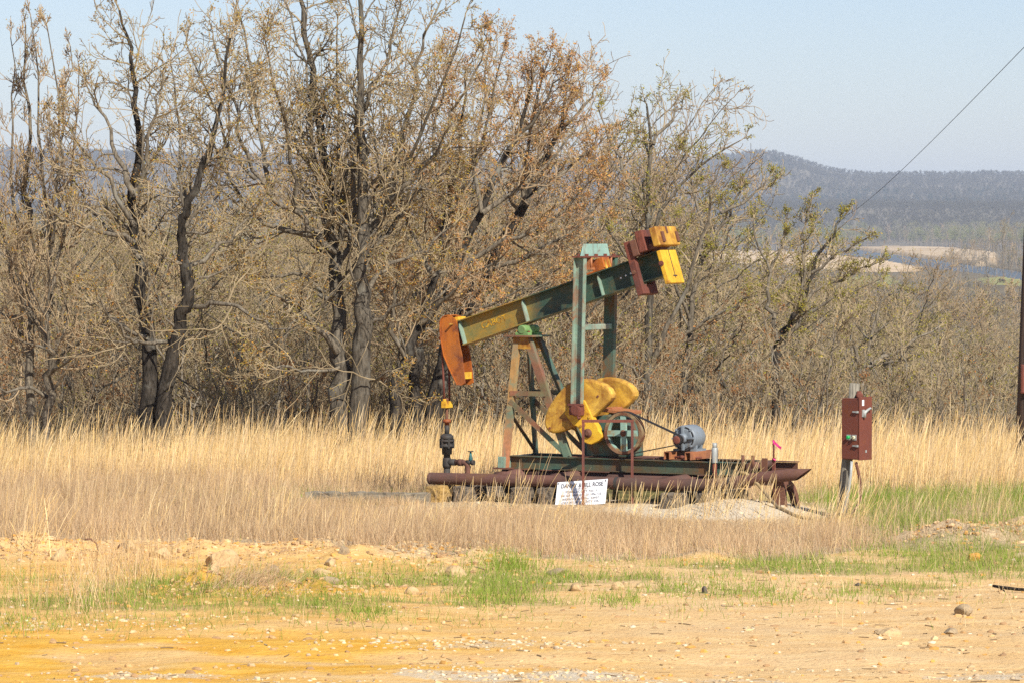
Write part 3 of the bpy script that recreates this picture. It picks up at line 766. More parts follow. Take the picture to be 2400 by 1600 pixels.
try_place(95, 105, 170, .8, 1.3, 2.4, [0, 1, 2, 3, 4, 4])
try_place(100, 170, 330, .9, 1.15, 4.0, [0, 1, 2, 3, 4])

# ---- brush: many-stemmed saplings under the oaks
def brush_kind(seed, h, bark, tw, leaf):
    t = Tree(seed); g = t.r
    for k in range(6):
        a = g.uniform(0, 6.28); x, y = g.normal(0, .12), g.normal(0, .12); pts = [(x, y, 0)]
        for i in range(4):
            x += math.cos(a) * h * .07 + g.normal(0, .06); y += math.sin(a) * h * .07 + g.normal(0, .06); pts.append((x, y, h * .21 * (i + 1) * g.uniform(.9, 1.1)))
        t.guide(pts, .022, .008, L=h * .26, density=.9, t0=.2, up=.12, thin=.0055, sides=4, long_=.5)
    wv, wq = t.wood(); tv, tq = t.arrays('twig'); lv, lq, lc = t.leaves(**leaf)
    a = mesh_np('stems', wv, wq, mats=[M[bark]], smooth=True, link=False)
    b = mesh_np('crown', np.concatenate([tv, lv]), np.concatenate([tq, lq + len(tv)]), mats=[M[tw], M['leaf']], link=False,
                attrs={'tint': np.concatenate([np.ones((len(tv), 3)) * .3, lc])}, mat_idx=np.concatenate([np.zeros(len(tq), int), np.ones(len(lq), int)]))
    return a, b
BRUSH = [brush_kind(301, 2.6, 'bark_pale', 'twig', dict(per=.25, size=.025, palette=DEAD)), brush_kind(302, 2.0, 'bark_mid', 'twig_red', dict(per=.5, size=.028, palette=DEAD)), brush_kind(303, 3.2, 'bark_pale', 'twig', dict(per=.3, size=.025, palette=LIME))]
BL = ['bare tan brush, one of the many-stemmed bushes under the front oaks', 'reddish brush with dead leaves, one of the bushes under the front oaks', 'tall pale brush with lime buds, one of the bushes under the front oaks']
for i in range(110):
    y = RNG.uniform(75, 92); ang = RNG.uniform(-60, 2460); y += np.interp(ang, [0, 1500, 2400], [0, 2, 10]); x = (ang - 1200) / F_PX * y; k = int(RNG.integers(0, 3))
    e = empty('brush', (x, y, hz(x, y) - .05), RNG.uniform(0, 6.28)); s_ = RNG.uniform(.7, 1.15); e.scale = (s_, s_, s_)
    tag(e, BL[k], 'bush', ['bare tan brush', 'reddish brush', 'tall pale brush'][k])
    for src in BRUSH[k]:
        o = src.copy(); COL.objects.link(o); o.parent = e

# ---- the woods below: too many to count, one object that stands small trees over the valley and hills
def wood_tree(seed, h, nb, tint, leaf):
    t = Tree(seed); g = t.r
    pts = [(0, 0, 0)] + [(g.normal(0, .15), g.normal(0, .15), h * z) for z in (.2, .4, .6, .8)]
    t.guide(pts, .16, .05, L=h * .34, density=.42 * nb, t0=.3, thin=.035, up=.08, last=3, sides=4, long_=0)
    wv, wq = t.wood(); tv, tq = t.arrays('twig'); lv, lq, lc = t.leaves(**leaf)
    o = mesh_np('woodland_tree', np.concatenate([wv, tv, lv]), np.concatenate([wq, tq + len(wv), lq + len(wv) + len(tv)]), mats=[tint, M['leaf']], link=False,
                attrs={'tint': np.concatenate([np.ones((len(wv) + len(tv), 3)) * .3, lc])}, mat_idx=np.concatenate([np.zeros(len(wq) + len(tq), int), np.ones(len(lq), int)]))
    HIDDEN.objects.link(o); return o
W0 = wood_tree(201, 9, 1.2, M['twig'], dict(per=1.0, size=.11, palette=OCHRE, spread=.35))
W1 = wood_tree(202, 10, 1.3, M['twig_red'], dict(per=.5, size=.10, palette=OCHRE, spread=.35))
W2 = wood_tree(203, 8, 1.2, M['bark_mid'], dict(per=.9, size=.12, palette=LIME, spread=.35))
W3 = wood_tree(204, 11, 1.2, M['bark_pale'], dict(per=.2, size=.10, palette=LIME, spread=.35))
W4 = wood_tree(205, 9, 1.4, M['bark_mid'], dict(per=7.0, size=.16, palette=[(.30, .31, .10), (.34, .33, .12), (.26, .28, .10)], spread=.5))
M['twig_far'] = twig_material('dark_twigs', (.14, .118, .085), (.19, .16, .115))
H0 = wood_tree(208, 9, 1.4, M['twig_far'], dict(per=2.0, size=.22, palette=[(.12, .11, .05), (.15, .12, .06)], spread=.35))
H1 = wood_tree(209, 10, 1.4, M['bark_mid'], dict(per=2.0, size=.22, palette=[(.12, .10, .06), (.16, .12, .06)], spread=.35))
W6 = wood_tree(207, 12, 1.1, M['bark_pale'], dict(per=3.0, size=.15, palette=[(.33, .33, .13), (.38, .34, .17)], spread=.5))
W5 = wood_tree(206, 9, 1.3, M['bark_dark'], dict(per=7.0, size=.16, palette=[(.045, .075, .04), (.05, .085, .045), (.04, .06, .04)], spread=.5))

def woods(name, pts, scl, kinds_o, label):
    """points over the ground; geometry nodes stand one of the kinds on each"""
    me = bpy.data.meshes.new(name); me.vertices.add(len(pts)); me.vertices.foreach_set('co', np.asarray(pts, np.float32).ravel())
    a = me.attributes.new('size', 'FLOAT', 'POINT'); a.data.foreach_set('value', np.asarray(scl, np.float32))
    o = bpy.data.objects.new(name, me); COL.objects.link(o); tag(o, label, 'woods', kind='stuff')
    col = bpy.data.collections.new(name + '_kinds')
    for k in kinds_o: col.objects.link(k)
    ng = bpy.data.node_groups.new(name, 'GeometryNodeTree'); N = ng.nodes
    ng.interface.new_socket('Geometry', in_out='INPUT', socket_type='NodeSocketGeometry'); ng.interface.new_socket('Geometry', in_out='OUTPUT', socket_type='NodeSocketGeometry')
    gi, go = N.new('NodeGroupInput'), N.new('NodeGroupOutput')
    m2p = N.new('GeometryNodeMeshToPoints'); iop = N.new('GeometryNodeInstanceOnPoints'); ci = N.new('GeometryNodeCollectionInfo')
    ci.inputs['Collection'].default_value = col; ci.inputs['Separate Children'].default_value = True; ci.inputs['Reset Children'].default_value = True
    iop.inputs['Pick Instance'].default_value = True
    rn = N.new('FunctionNodeRandomValue'); rn.data_type = 'FLOAT_VECTOR'; rn.inputs[0].default_value = (0, 0, 0); rn.inputs[1].default_value = (.06, .06, 6.283)
    na = N.new('GeometryNodeInputNamedAttribute'); na.data_type = 'FLOAT'; na.inputs['Name'].default_value = 'size'
    L = ng.links.new
    L(gi.outputs[0], m2p.inputs[0]); L(m2p.outputs[0], iop.inputs['Points']); L(ci.outputs[0], iop.inputs['Instance'])
    L(rn.outputs[0], iop.inputs['Rotation']); L(na.outputs[0], iop.inputs['Scale']); L(iop.outputs[0], go.inputs[0])
    md = o.modifiers.new('stand', 'NODES'); md.node_group = ng
    return o

def scatter(n, y0, y1, a0, a1, smin, smax, reject=None, power=2):
    y = (RNG.uniform(y0 ** power, y1 ** power, n)) ** (1 / power); ang = RNG.uniform(a0, a1, n); x = (ang - 1200) / F_PX * y
    keep = np.ones(n, bool)
    if reject is not None: keep &= ~reject(x, y)
    x, y = x[keep], y[keep]
    return np.stack([x, y, height(x, y) - .15], 1), RNG.uniform(smin, smax, len(x)), x, y
def open_ground(x, y):
    r = np.zeros(len(x), bool)
    for poly in (SAND, RIVER, BANK, MEADOW, PASTURE): r |= inside(x, y, poly)
    ang = x / y * F_PX + 1200
    r |= (ang > 1560) & (y < 2960) & (y > np.interp(ang, [1560, 1700, 1850, 2450], [1700, 1000, 700, 640]))
    return r
p1, s1, _, _ = scatter(2300, 330, 1200, -150, 2550, .8, 1.1, open_ground)
p2, s2, _, _ = scatter(4500, 1200, 2900, -150, 2550, .8, 1.25, open_ground)
pv, sv, _, _ = scatter(150, 1500, 2300, 2215, 2560, .7, 1.3); pw, sw_, _, _ = scatter(26, 900, 1250, 1950, 2480, .6, .9)
woods('valley_woods', np.concatenate([p1, p2, pv, pw]), np.concatenate([s1, s2, sv, sw_]), [W0, W1, W2, W3], 'bare woods covering the low ground before the river')
def not_far_bank(x, y): return open_ground(x, y) | (RNG.random(len(x)) < .0)
p3, s3, x3, y3 = scatter(3600, 2980, 4100, -150, 2550, 1.0, 2.1, lambda x, y: inside(x, y, BANK) | inside(x, y, RIVER))
woods('riverside_woods', p3, s3, [W2, W3, W1, W4, W6], 'budding trees along the far bank of the river')
p4, s4, _, _ = scatter(15500, 4050, 5600, -150, 2550, .95, 1.35); p4[:, 2] -= 3.2
woods('plateau_woods', p4, s4, [H0, H1], 'grey-brown bare forest rolling away beyond the river')
p5, s5, _, _ = scatter(19000, 5600, 8300, -150, 2550, 1.3, 1.7); p5[:, 2] -= 5.0
woods('hill_woods', p5, s5, [H0, H1], 'hazy forest covering the far hills')
xe = []
for cx, cy, sx, sy, n in ((2040, 6300, 60, 200, 70), (2200, 5900, 200, 150, 90), (1810, 7000, 30, 100, 25), (2330, 6500, 90, 160, 40)):
    a = RNG.normal(cx, sx, n); y = RNG.normal(cy, sy, n); x = (a - 1200) / F_PX * y; xe.append(np.stack([x, y, height(x, y)], 1))
xe = np.concatenate(xe)
woods('cedar_woods', xe, RNG.uniform(.9, 1.5, len(xe)), [W5], 'dark cedars in scattered patches on the far hills')
# one tall cottonwood on the pasture by the river
e = place_tree(0, float(at(2354, 655, 1330).x), 1330.0, 2.3, 1.0, 'cottonwood_tree'); e['label'] = 'tall bare tree standing alone on the far pasture near the cattle'; del e['group']
e.scale = (1.7, 1.7, 2.5)
# ------------------------------------------------------------------ the pumping unit
PJ_A = R(30)
PJ_O = (.938, 60.0); PJ_U = (math.cos(PJ_A), -math.sin(PJ_A)); PJ_V = (math.sin(PJ_A), math.cos(PJ_A))
pj = empty('pump_jack', (PJ_O[0], PJ_O[1], 0), -PJ_A)
tag(pj, 'rusty green and yellow oil pump jack with an orange horse head', 'pump jack')
def W2(u, v, z=0): return Vector((PJ_O[0] + u * PJ_U[0] + v * PJ_V[0], PJ_O[1] + u * PJ_U[1] + v * PJ_V[1], z))
UZ = lambda p, q, d: (p, d, q)
def plate(pts, v0, v1): return MB().prism(pts, v0, v1, UZ)

# skid: two rails, crossmembers
for v in (-.33, .33):
    m = MB(); L = 3.9; uc = 1.05
    m.box((uc, v, .605), (L, .012, .166)); m.box((uc, v, .694), (L, .13, .013)); m.box((uc, v, .516), (L, .13, .013))
    rail = m.build('skid_rail', M['green'], pj)
for u in (-.96, .18, 1.35, 2.99):
    MB().box((u, 0, .60), (.10 if u < 0 else .07, 1.08 if u < 0 else .648, .17)).build('skid_crossmember', M['pale_green'] if u < 0 else M['rust'], pj)
MB().box((.75, 0, .708), (1.3, .6, .014)).box((1.75, 0, .708), (.5, .6, .012)).build('deck_plate', M['rust'], pj)
# base pipes
pts = [(-2.14, -.6, .335), (-.74, -.6, .352), (.19, -.6, .36), (2.08, -.6, .372), (2.55, -.6, .39), (2.95, -.6, .44), (3.35, -.59, .512), (3.86, -.57, .575)]
fine = []
for i in range(len(pts) - 1):
    for k in range(5): fine.append(Vector(pts[i]).lerp(Vector(pts[i + 1]), k / 5))
fine.append(Vector(pts[-1]))
m = MB().tube(fine, .088, 20, cap=False)
for k in range(20):                                                    # the right end is cut on a slant, long at the top
    i = len(m.v) - 20 + k; x, y, z = m.v[i]; m.v[i] = (x + (z - .575) * 1.5 + .12, y, z)
m.lathe((-2.14, -.6, .335), (1, 0, 0), [(-.002, .086), (.0, .088), (.05, .0885)], 20)
m.tube([(3.6, -.58, .55), (3.72, -.575, .56)], .07, 16)
base = m.build('base_pipe', M['rust_pipe'], pj)
for u in (1.02, 2.86):
    MB().ring((u, -.6, .363 if u < 2 else .428), (1, .0, .0 if u < 2 else .17), .086, .0915, .05, 24).build('pipe_band', M['iron'], base)
for v in (-.30, .36):
    MB().tube([(-1.05, v, .42), (3.0, v, .425)], .085, 18).build('base_pipe', M['rust_pipe'], pj)
for u in (-.82, .12, 1.92):
    MB().tube([(u - .22, -.56, .375), (u - .05, -.52, .40), (u + .10, -.44, .425), (u + .12, .5, .42)], [.086, .088, .088, .085], 18).build('cross_pipe', M['rust_pipe'], pj)
for u, w in ((-1.02, .40), (3.42, .42)):                               # arched bulkheads under both ends
    m = MB(); n = 18
    prof = [(w * math.cos(a), .46 * math.sin(a) / .44 * .44) for a in [math.pi * k / n for k in range(n + 1)]]
    inn = [(p * .80, q * .80) for p, q in prof]
    m.prism(prof + inn[::-1], u - .05, u + .05, lambda p, q, d: (d, p - .06, q))
    m.build('end_arch', M['rust'], pj)
MB().prism([(3.5, .50), (3.64, .50), (3.74, .0), (3.50, .0)], -.56, -.54, UZ).box((3.57, -.42, .25), (.02, .26, .48)).build('end_plate', M['rust'], pj)

# samson post
def leg(a, b, w=.11, d=.085, name='samson_leg', s=1, mat='leg'):
    a, b = Vector(a), Vector(b); m = MB()
    m.bar(a, b, .012, w, (1, 0, 0))
    o = Vector((w / 2 - .006, s * d / 2 + .005 * s, 0)); m.bar(a + o, b + o, d, .012, (1, 0, 0))
    return m.build(name, M[mat], pj)
for s in (-1, 1):
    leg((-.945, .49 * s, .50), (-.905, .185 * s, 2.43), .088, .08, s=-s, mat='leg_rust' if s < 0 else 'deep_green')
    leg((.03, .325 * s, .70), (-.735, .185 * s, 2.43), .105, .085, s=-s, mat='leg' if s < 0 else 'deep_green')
    MB().bar((-.93, .325 * s, 1.612), (-.36, .262 * s, 1.612), .012, .07).bar((-.93, .315 * s, 1.58), (-.36, .252 * s, 1.58), .05, .01).build('leg_brace', M['leg'], pj)
    MB().bar((-.925, .345 * s, 1.50), (-.03, .31 * s, .76), .012, .075).build('leg_brace', M['leg'], pj)
    plate([(-.95, 2.43), (-.70, 2.43), (-.645, 2.26), (-.945, 2.26)], .20 * s - .005, .20 * s + .005).build('gusset', M['yellow'], pj)
    MB().box((-.945, .49 * s, .515), (.26, .18, .02)).build('leg_foot', M['rust'], pj)
MB().bar((-.92, -.33, 1.55), (-.92, .33, 1.55), .06, .012).bar((-.925, -.36, 1.35), (-.94, .45, .72), .06, .012).build('leg_brace', M['green'], pj)
MB().box((-.83, 0, 2.443), (.50, .56, .024)).build('top_plate', M['leg'], pj, .004)
m = MB()
for v in (-.15, .15):
    m.lathe((-.80, v - .07, 2.535), (0, 1, 0), [(0, .052), (.012, .07), (.128, .07), (.14, .052)], 22)
    m.box((-.80, v, 2.475), (.22, .12, .045))
m.box((-.80, 0, 2.545), (.10, .2, .10))
sb = m.build('saddle_bearing', paint('bearing_green', (.20, .38, .10), (.15, .27, .09), (.2, .12, .04), .66, 6.0), pj, .006)
for du in (-.09, .09):
    MB().lathe((-.80 + du, -.15, 2.49), (0, 0, 1), [(0, .018), (.03, .018)], 6, False).build('bolt', M['rust_red'], sb)

# walking beam: local s along it, n square to it
TH = R(17.3); B0 = (-1.922, 2.471)
def BP(s, n, v): return (B0[0] + s * math.cos(TH) - n * math.sin(TH), v, B0[1] + s * math.sin(TH) + n * math.cos(TH))
BM = Matrix(((math.cos(TH), 0, -math.sin(TH)), (0, 1, 0), (math.sin(TH), 0, math.cos(TH))))
def bbox(m, s0, s1, v0, v1, n0, n1):
    c = BP((s0 + s1) / 2, (n0 + n1) / 2, (v0 + v1) / 2); return m.box(c, (s1 - s0, v1 - v0, n1 - n0), BM)
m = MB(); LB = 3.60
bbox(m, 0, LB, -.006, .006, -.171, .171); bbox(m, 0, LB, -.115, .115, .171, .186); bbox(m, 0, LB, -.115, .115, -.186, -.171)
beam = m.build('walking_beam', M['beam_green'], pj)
for s in (.02, 1.15, 2.47):
    for v in (-1, 1):
        q = MB(); w = .105 if s < 2 else .085
        q.prism([(-.170, 0), (.170, 0), (.170, w * .55), (.09, w), (-.170, w)], s - .006, s + .006, lambda p, q_, d, v=v: BP(d, p, v * (.006 + q_)))
        q.build('stiffener', M['pale_green'], beam)
for k in range(4):
    c = BP(2.80 + .088 * k, .0 + .008 * k, -.006); MB().lathe(c, (0, -1, 0), [(0, .0), (.001, .014), (.003, .014)], 10, False).build('bolt_hole', M['white'], beam)
def text(s, size, mat, name, parent, mtx, align='CENTER', depth=.002, sx=1.0, width=None):
    cu = bpy.data.curves.new(name, 'FONT'); cu.body = s; cu.size = size; cu.align_x = align; cu.align_y = 'CENTER'; cu.extrude = depth; cu.space_word = 1.2; cu.offset = .0004 if size < .06 else .0022
    o = bpy.data.objects.new(name, cu); COL.objects.link(o)
    bpy.context.view_layer.update(); me = bpy.data.meshes.new_from_object(o.evaluated_get(bpy.context.evaluated_depsgraph_get()))
    bpy.data.objects.remove(o); xs = [q.co.x for q in me.vertices]; sx = width / (max(xs) - min(xs)) if width else sx
    me.transform(Matrix.Diagonal((sx, 1, 1, 1))); me.materials.clear(); me.materials.append(mat)
    r = bpy.data.objects.new(name, me); COL.objects.link(r); r.parent = parent; r.matrix_local = mtx; return r
c = BP(.56, .0, -.0085)
text('CABOT', .135, M['letter_yellow'], 'lettering', beam, Matrix.Translation(c) @ Matrix(((math.cos(TH), -math.sin(TH), 0, 0), (0, 0, -1, 0), (math.sin(TH), math.cos(TH), 0, 0), (0, 0, 0, 1))), depth=.001)

# horse head
HP = [(-2.107, 2.727), (-2.16, 2.72), (-2.205, 2.69), (-2.234, 2.649), (-2.238, 2.52), (-2.23, 2.401), (-2.21, 2.3), (-2.174, 2.141), (-2.088, 1.965), (-1.996, 1.801), (-1.942, 1.707), (-1.88, 1.70), (-1.815, 1.735), (-1.834, 1.887),
      (-1.87, 2.159), (-1.918, 2.338), (-1.959, 2.646), (-1.985, 2.68), (-2.012, 2.693), (-2.05, 2.725)]
head = plate(HP, -.128, -.112).build('horse_head', M['orange'], pj)
plate(HP, .112, .128).build('cheek_plate', M['orange'], head)
m = MB(); F = HP[0:11]
for i in range(len(F) - 1):
    (p0, q0), (p1, q1) = F[i], F[i + 1]; d = Vector((p1 - p0, q1 - q0)).normalized(); nrm = Vector((-d.y, d.x)) * -.012
    m.prism([(p0, q0), (p1, q1), (p1 + d.y * -.012 * -1, q1 + d.x * -.012), (p0 + d.y * -.012 * -1, q0 + d.x * -.012)], -.142, .142, UZ)
m.build('track_plate', M['orange'], head)
MB().box((-1.865, 0, 1.845), (.05, .222, .10)).build('spreader', M['yellow_bright'], head)
MB().box((-1.99, 0, 2.675), (.10, .222, .05), BM).build('spreader', M['yellow_bright'], head)
MB().lathe((-2.035, -.128, 2.60), (0, -1, 0), [(0, .016), (.075, .016), (.076, .012)], 10).build('pin', M['yellow'], head)
MB().tube([(-2.23, 0, 2.385), (-2.30, 0, 2.385)], .025, 8).box((-2.305, 0, 2.385), (.03, .10, .05)).build('hook', M['orange'], head)
for v in (-.085, .085):
    MB().tube([(-2.245, v, 2.45), (-2.235, v, 2.2), (-2.215, v, 1.8), (-2.205, v * .9, 1.46)], .017, 8).build('bridle_rod', M['rust_red'], pj)
MB().box((-2.205, 0, 1.405), (.085, .20, .10)).lathe((-2.205, -.07, 1.44), (0, 0, 1), [(0, .03), (.05, .03)], 8).lathe((-2.205, .07, 1.345), (0, 0, 1), [(0, .03), (.05, .03)], 8).build('carrier_bar', M['yellow_bright'], pj, .006)
MB().tube([(-2.205, 0, 1.36), (-2.205, 0, .9)], .02, 10).lathe((-2.205, 0, 1.45), (0, 0, 1), [(0, .026), (.05, .026)], 8).build('polished_rod', M['rust'], pj)
MB().lathe((-2.205, 0, 1.10), (0, 0, 1), [(0, .04), (.03, .04), (.031, .062), (.075, .062), (.076, .05), (.085, .05)], 14).build('rod_clamp', M['orange'], pj)

# pitmans, equalizer, tail bearing
for s in (-1, 1):
    m = MB(); a = Vector((.281, .475 * s, 1.47)); b = Vector((.334, .475 * s, 3.598))
    off = Vector((0, -.035 * s, 0)); m.bar(a + off, b + off, .012, .17, (1, 0, 0))
    for e in (-.079, .079):
        o = Vector((e, 0, 0)); m.bar(a + o, b + o, .085, .012, (1, 0, 0))
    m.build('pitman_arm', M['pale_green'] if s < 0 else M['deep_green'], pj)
    m = MB().box((.286, .49 * s, 1.40), (.20, .11, .15)).lathe((.30, .43 * s, 1.40), (0, s, 0), [(0, .09), (.13, .09), (.14, .06)], 18).box((.35, .545 * s, 1.40), (.05, .03, .17)).box((.286, .53 * s, 1.475), (.23, .07, .03)).tube([(.33, .54 * s, 1.33), (.35, .545 * s, 1.27), (.38, .545 * s, 1.29)], .02, 8)
    m.build('wrist_bearing', M['rust_red'], pj, .006)
MB().bar((.345, -.44, 2.587), (.345, .44, 2.587), .05, .08).build('pitman_crossbar', M['pale_green'], pj, .01)
eq = MB().box((.335, 0, 3.612), (.20, 1.10, .022)).build('equalizer', M['rust_red'], pj)
MB().prism([(-.46, 3.623), (.40, 3.623), (.32, 3.80), (-.37, 3.80)], .325, .345, lambda p, q, d: (d, p, q)).build('gusset', paint('turquoise_paint', (.29, .44, .36), (.24, .38, .32), (.26, .08, .03), .66, 7.0), eq)
for v in (-.40, -.12, .16, .42):
    MB().lathe((.40, v, 3.623), (0, 0, 1), [(0, .028), (.03, .028)], 6, False).lathe((.27, v, 3.623), (0, 0, 1), [(0, .028), (.03, .028)], 6, False).build('bolt', M['rust_red'], eq)
m = MB(); bbox(m, 2.30, 2.62, -.11, .11, .187, .215); m.box((.42, 0, 3.50), (.20, .22, .16), BM)
tb = m.build('tail_bearing', M['orange'], pj, .008)
for u in (.45, .53): MB().box((u, -.06, 3.50), (.022, .03, .14), BM).box((u, .05, 3.50), (.022, .03, .14), BM).build('rib', M['yellow'], tb)
for v in (-.30, .30):
    m = MB()
    for u in (.26, .42): m.tube([(u, v, 3.60), (u, v, 3.44)], .018, 8)
    m.box((.34, v, 3.525), (.13, .06, .15)); m.box((.34, v, 3.44), (.22, .10, .03)); m.build('hanger', M['lid'], pj)

# cranks and counterweights
WP = [(-.287, 1.132), (-.30, 1.21), (-.285, 1.30), (-.235, 1.42), (-.122, 1.572), (-.01, 1.69), (.092, 1.775), (.20, 1.825), (.34, 1.848), (.47, 1.842), (.588, 1.818), (.70, 1.775), (.785, 1.715), (.83, 1.64), (.832, 1.585), (.80, 1.535), (.729, 1.47),
      (.55, 1.325), (.42, 1.215), (.30, 1.18), (.10, 1.105), (-.05, 1.058), (-.16, 1.042), (-.235, 1.065)]
WP2 = [(p, q) for p, q in WP]
CP = [(.05, 1.34), (.14, 1.24), (.20, 1.17), (.27, 1.15), (.33, 1.05), (.345, .985), (.375, .93), (.44, .905), (.50, .90), (.62, .955), (.685, 1.01), (.68, 1.06), (.63, 1.10), (.60, 1.17), (.545, 1.235), (.53, 1.27), (.46, 1.41), (.39, 1.54), (.22, 1.55)]
for s in (-1, 1):
    w = plate(WP2, .27 * s, .428 * s).build('counterweight', M['yellow'], pj, .035)
    for p, q in ((-.20, 1.12), (.60, 1.60)): MB().lathe((p, .425 * s, q), (0, s, 0), [(0, .018), (.012, .018)], 8, False).build('bolt', M['rust_red'], w)
    c = plate(CP, .33 * s, .445 * s).build('crank', M['yellow_bright'], pj, .012)
    MB().lathe((.447, .445 * s, 1.063), (0, s, 0), [(0, .066), (.02, .066), (.022, .03), (.03, .03)], 20).build('shaft_end', M['rust'], c)
    MB().tube([(.60, .39 * s, .99), (.72, .39 * s, 1.045)], .028, 8).lathe((.70, .39 * s, 1.035), (.9, 0, .42), [(0, .042), (.045, .042)], 6, False).build('clamp_bolt', M['orange'], c)
    for p, q in ((.395, 1.19), (.33, 1.165), (.47, 1.30)): MB().lathe((p, .445 * s, q), (0, s, 0), [(0, .02), (.015, .02)], 6, False).build('bolt', M['yellow'], c)
    plate([(.475, 1.30), (.49, 1.29), (.33, 1.06), (.315, 1.07)], .446 * s, .449 * s)
gb = plate([(.30, .716), (1.0, .716), (1.0, .98), (.93, 1.20), (.66, 1.33), (.42, 1.30), (.32, 1.10)], -.24, .24).build('gearbox', M['deep_green'], pj, .02)
m = MB()
for v in (-.30, .30):
    m.lathe((.447, v - .03, 1.063), (0, 1, 0), [(0, .13), (.06, .13)], 24); v < 0 and m.lathe((1.017, v - .03, 1.075), (0, 1, 0), [(0, .11), (.06, .11)], 24)
m.build('bearing_cap', M['pale_green'], gb)
for k in range(6):
    a = k * 1.047; MB().lathe((.447 + .10 * math.cos(a), -.33, 1.063 + .10 * math.sin(a)), (0, -1, 0), [(0, .014), (.012, .014)], 6, False).build('bolt', M['green'], gb)
MB().box((.72, .05, 1.372), (.46, .44, .05), Matrix.Rotation(R(5), 3, 'Y')).box((.60, .05, 1.41), (.14, .30, .035)).build('gearbox_lid', M['lid'], gb, .008)

# sheave, belt, motor
sc = (1.017, -.38, 1.075)
sh = MB().ring(sc, (0, 1, 0), .262, .300, .11, 56).ring((sc[0], sc[1] - .052, sc[2]), (0, 1, 0), .262, .306, .014, 56).ring((sc[0], sc[1] + .052, sc[2]), (0, 1, 0), .262, .306, .014, 56).build('sheave', paint('sheave_paint', (.30, .24, .12), (.26, .14, .07), (.2, .08, .04), .52, 3.0), pj)
m = MB()
for k in range(4):
    a = math.pi / 2 * k + .02; d = (math.cos(a), 0, math.sin(a)); m.bar((sc[0] + d[0] * .04, sc[1] - .025, sc[2] + d[2] * .04), (sc[0] + d[0] * .263, sc[1] - .025, sc[2] + d[2] * .263), .045, .085, (-d[2], 0, d[0]))
m.ring(sc, (0, 1, 0), .246, .263, .07, 56).build('spokes', paint('spoke_paint', (.27, .42, .34), (.24, .37, .30), (.36, .22, .08), .60, 5.0, streak=.2), sh)
MB().lathe((sc[0], -.45, sc[2]), (0, 1, 0), [(0, .022), (.02, .03), (.021, .05), (.12, .05), (.121, .03), (.25, .03)], 18).build('hub', M['rust'], sh)
pc = (1.885, -.38, 1.0); R1, R2 = .306, .062
dx, dz = pc[0] - sc[0], pc[2] - sc[2]; D = math.hypot(dx, dz); base_a = math.atan2(dz, dx); off = math.acos((R1 - R2) / D)
loop = [(sc[0] + R1 * math.cos(a), sc[2] + R1 * math.sin(a)) for a in np.linspace(base_a + off, base_a + 2 * math.pi - off, 40)]
loop += [(pc[0] + R2 * math.cos(a), pc[2] + R2 * math.sin(a)) for a in np.linspace(base_a - off, base_a + off, 12)]
m = MB()
for v0, v1 in ((-.425, -.395), (-.375, -.345)):
    n = len(loop); vs = []
    for i, (p, q) in enumerate(loop):
        cx, cz = (sc[0], sc[2]) if i < 40 else (pc[0], pc[2]); d = Vector((p - cx, q - cz)).normalized()
        for w, v in ((0, v0), (.013, v0), (.013, v1), (0, v1)): vs.append((p + d.x * w, v, q + d.y * w))
    m.add(vs, [(4 * i + k, 4 * i + (k + 1) % 4, 4 * ((i + 1) % n) + (k + 1) % 4, 4 * ((i + 1) % n) + k) for i in range(n) for k in range(4)])
m.build('drive_belt', M['rubber'], pj)
mc = (1.893, 1.018)
mo = MB().lathe((mc[0], -.215, mc[1]), (0, 1, 0), [(0, .150), (.004, .178), (.03, .186), (.30, .186), (.345, .176), (.375, .13), (.378, .05)], 40).build('motor', M['grey'], pj)
m = MB().lathe((mc[0], -.222, mc[1]), (0, 1, 0), [(0, .128), (.008, .140), (.012, .14)], 36)
m.lathe((mc[0], -.29, mc[1]), (0, 1, 0), [(0, .05), (.03, .072), (.075, .078)], 24)
for k in range(4):
    a = k * math.pi / 2 + .04; d = Vector((math.cos(a), 0, math.sin(a))); c = Vector((mc[0], -.240, mc[1])); m.bar(c + d * .05, c + d * .172, .05, .026, (-d.z, 0, d.x))
for k in range(4):
    a = k * math.pi / 2 + .82; m.lathe((mc[0] + .165 * math.cos(a), -.235, mc[1] + .165 * math.sin(a)), (0, 1, 0), [(0, .016), (.03, .02)], 8)
m.build('end_bell', M['grey'], mo)
m = MB()
for k in range(8):
    a0 = k * math.pi / 4 + .12; pts = [(mc[0] + r * math.cos(a), mc[1] + r * math.sin(a)) for r, aa in ((.148, np.linspace(a0, a0 + .52, 6)), (.166, np.linspace(a0 + .52, a0, 6))) for a in aa]
    m.prism(pts, -.221, -.217, UZ)
m.build('vent', M['rubber'], mo)
MB().lathe((pc[0], -.44, pc[2]), (0, 1, 0), [(0, .03), (.001, .045), (.01, .06), (.11, .062), (.12, .05), (.15, .05)], 20).build('pulley', M['rust_red'], mo)
m = MB()
for du in (-.14, .14): m.box((mc[0] + du, -.03, .845), (.10, .30, .03)); m.bar((mc[0] + du * .9, -.10, .85), (mc[0] + du * .95, -.10, 1.0), .05, .05, (0, 1, 0)); m.bar((mc[0] + du * .9, .06, .85), (mc[0] + du * .95, .06, 1.0), .05, .05, (0, 1, 0))
m.build('foot', M['grey'], mo)
MB().box((mc[0] - .20, -.02, mc[1] - .04), (.07, .15, .13)).build('terminal_box', M['grey'], mo, .01)
for u in (1.72, 2.06):
    m = MB(); w = .085; b = .45
    m.box((u - w / 2, b / 2 - .2, .77), (.01, b + .42, .105)).box((u + w / 2, b / 2 - .2, .77), (.01, b + .42, .105)).box((u, b / 2 - .2, .825), (w, b + .42, .01))
    m.build('motor_slide', M['lid'], pj)
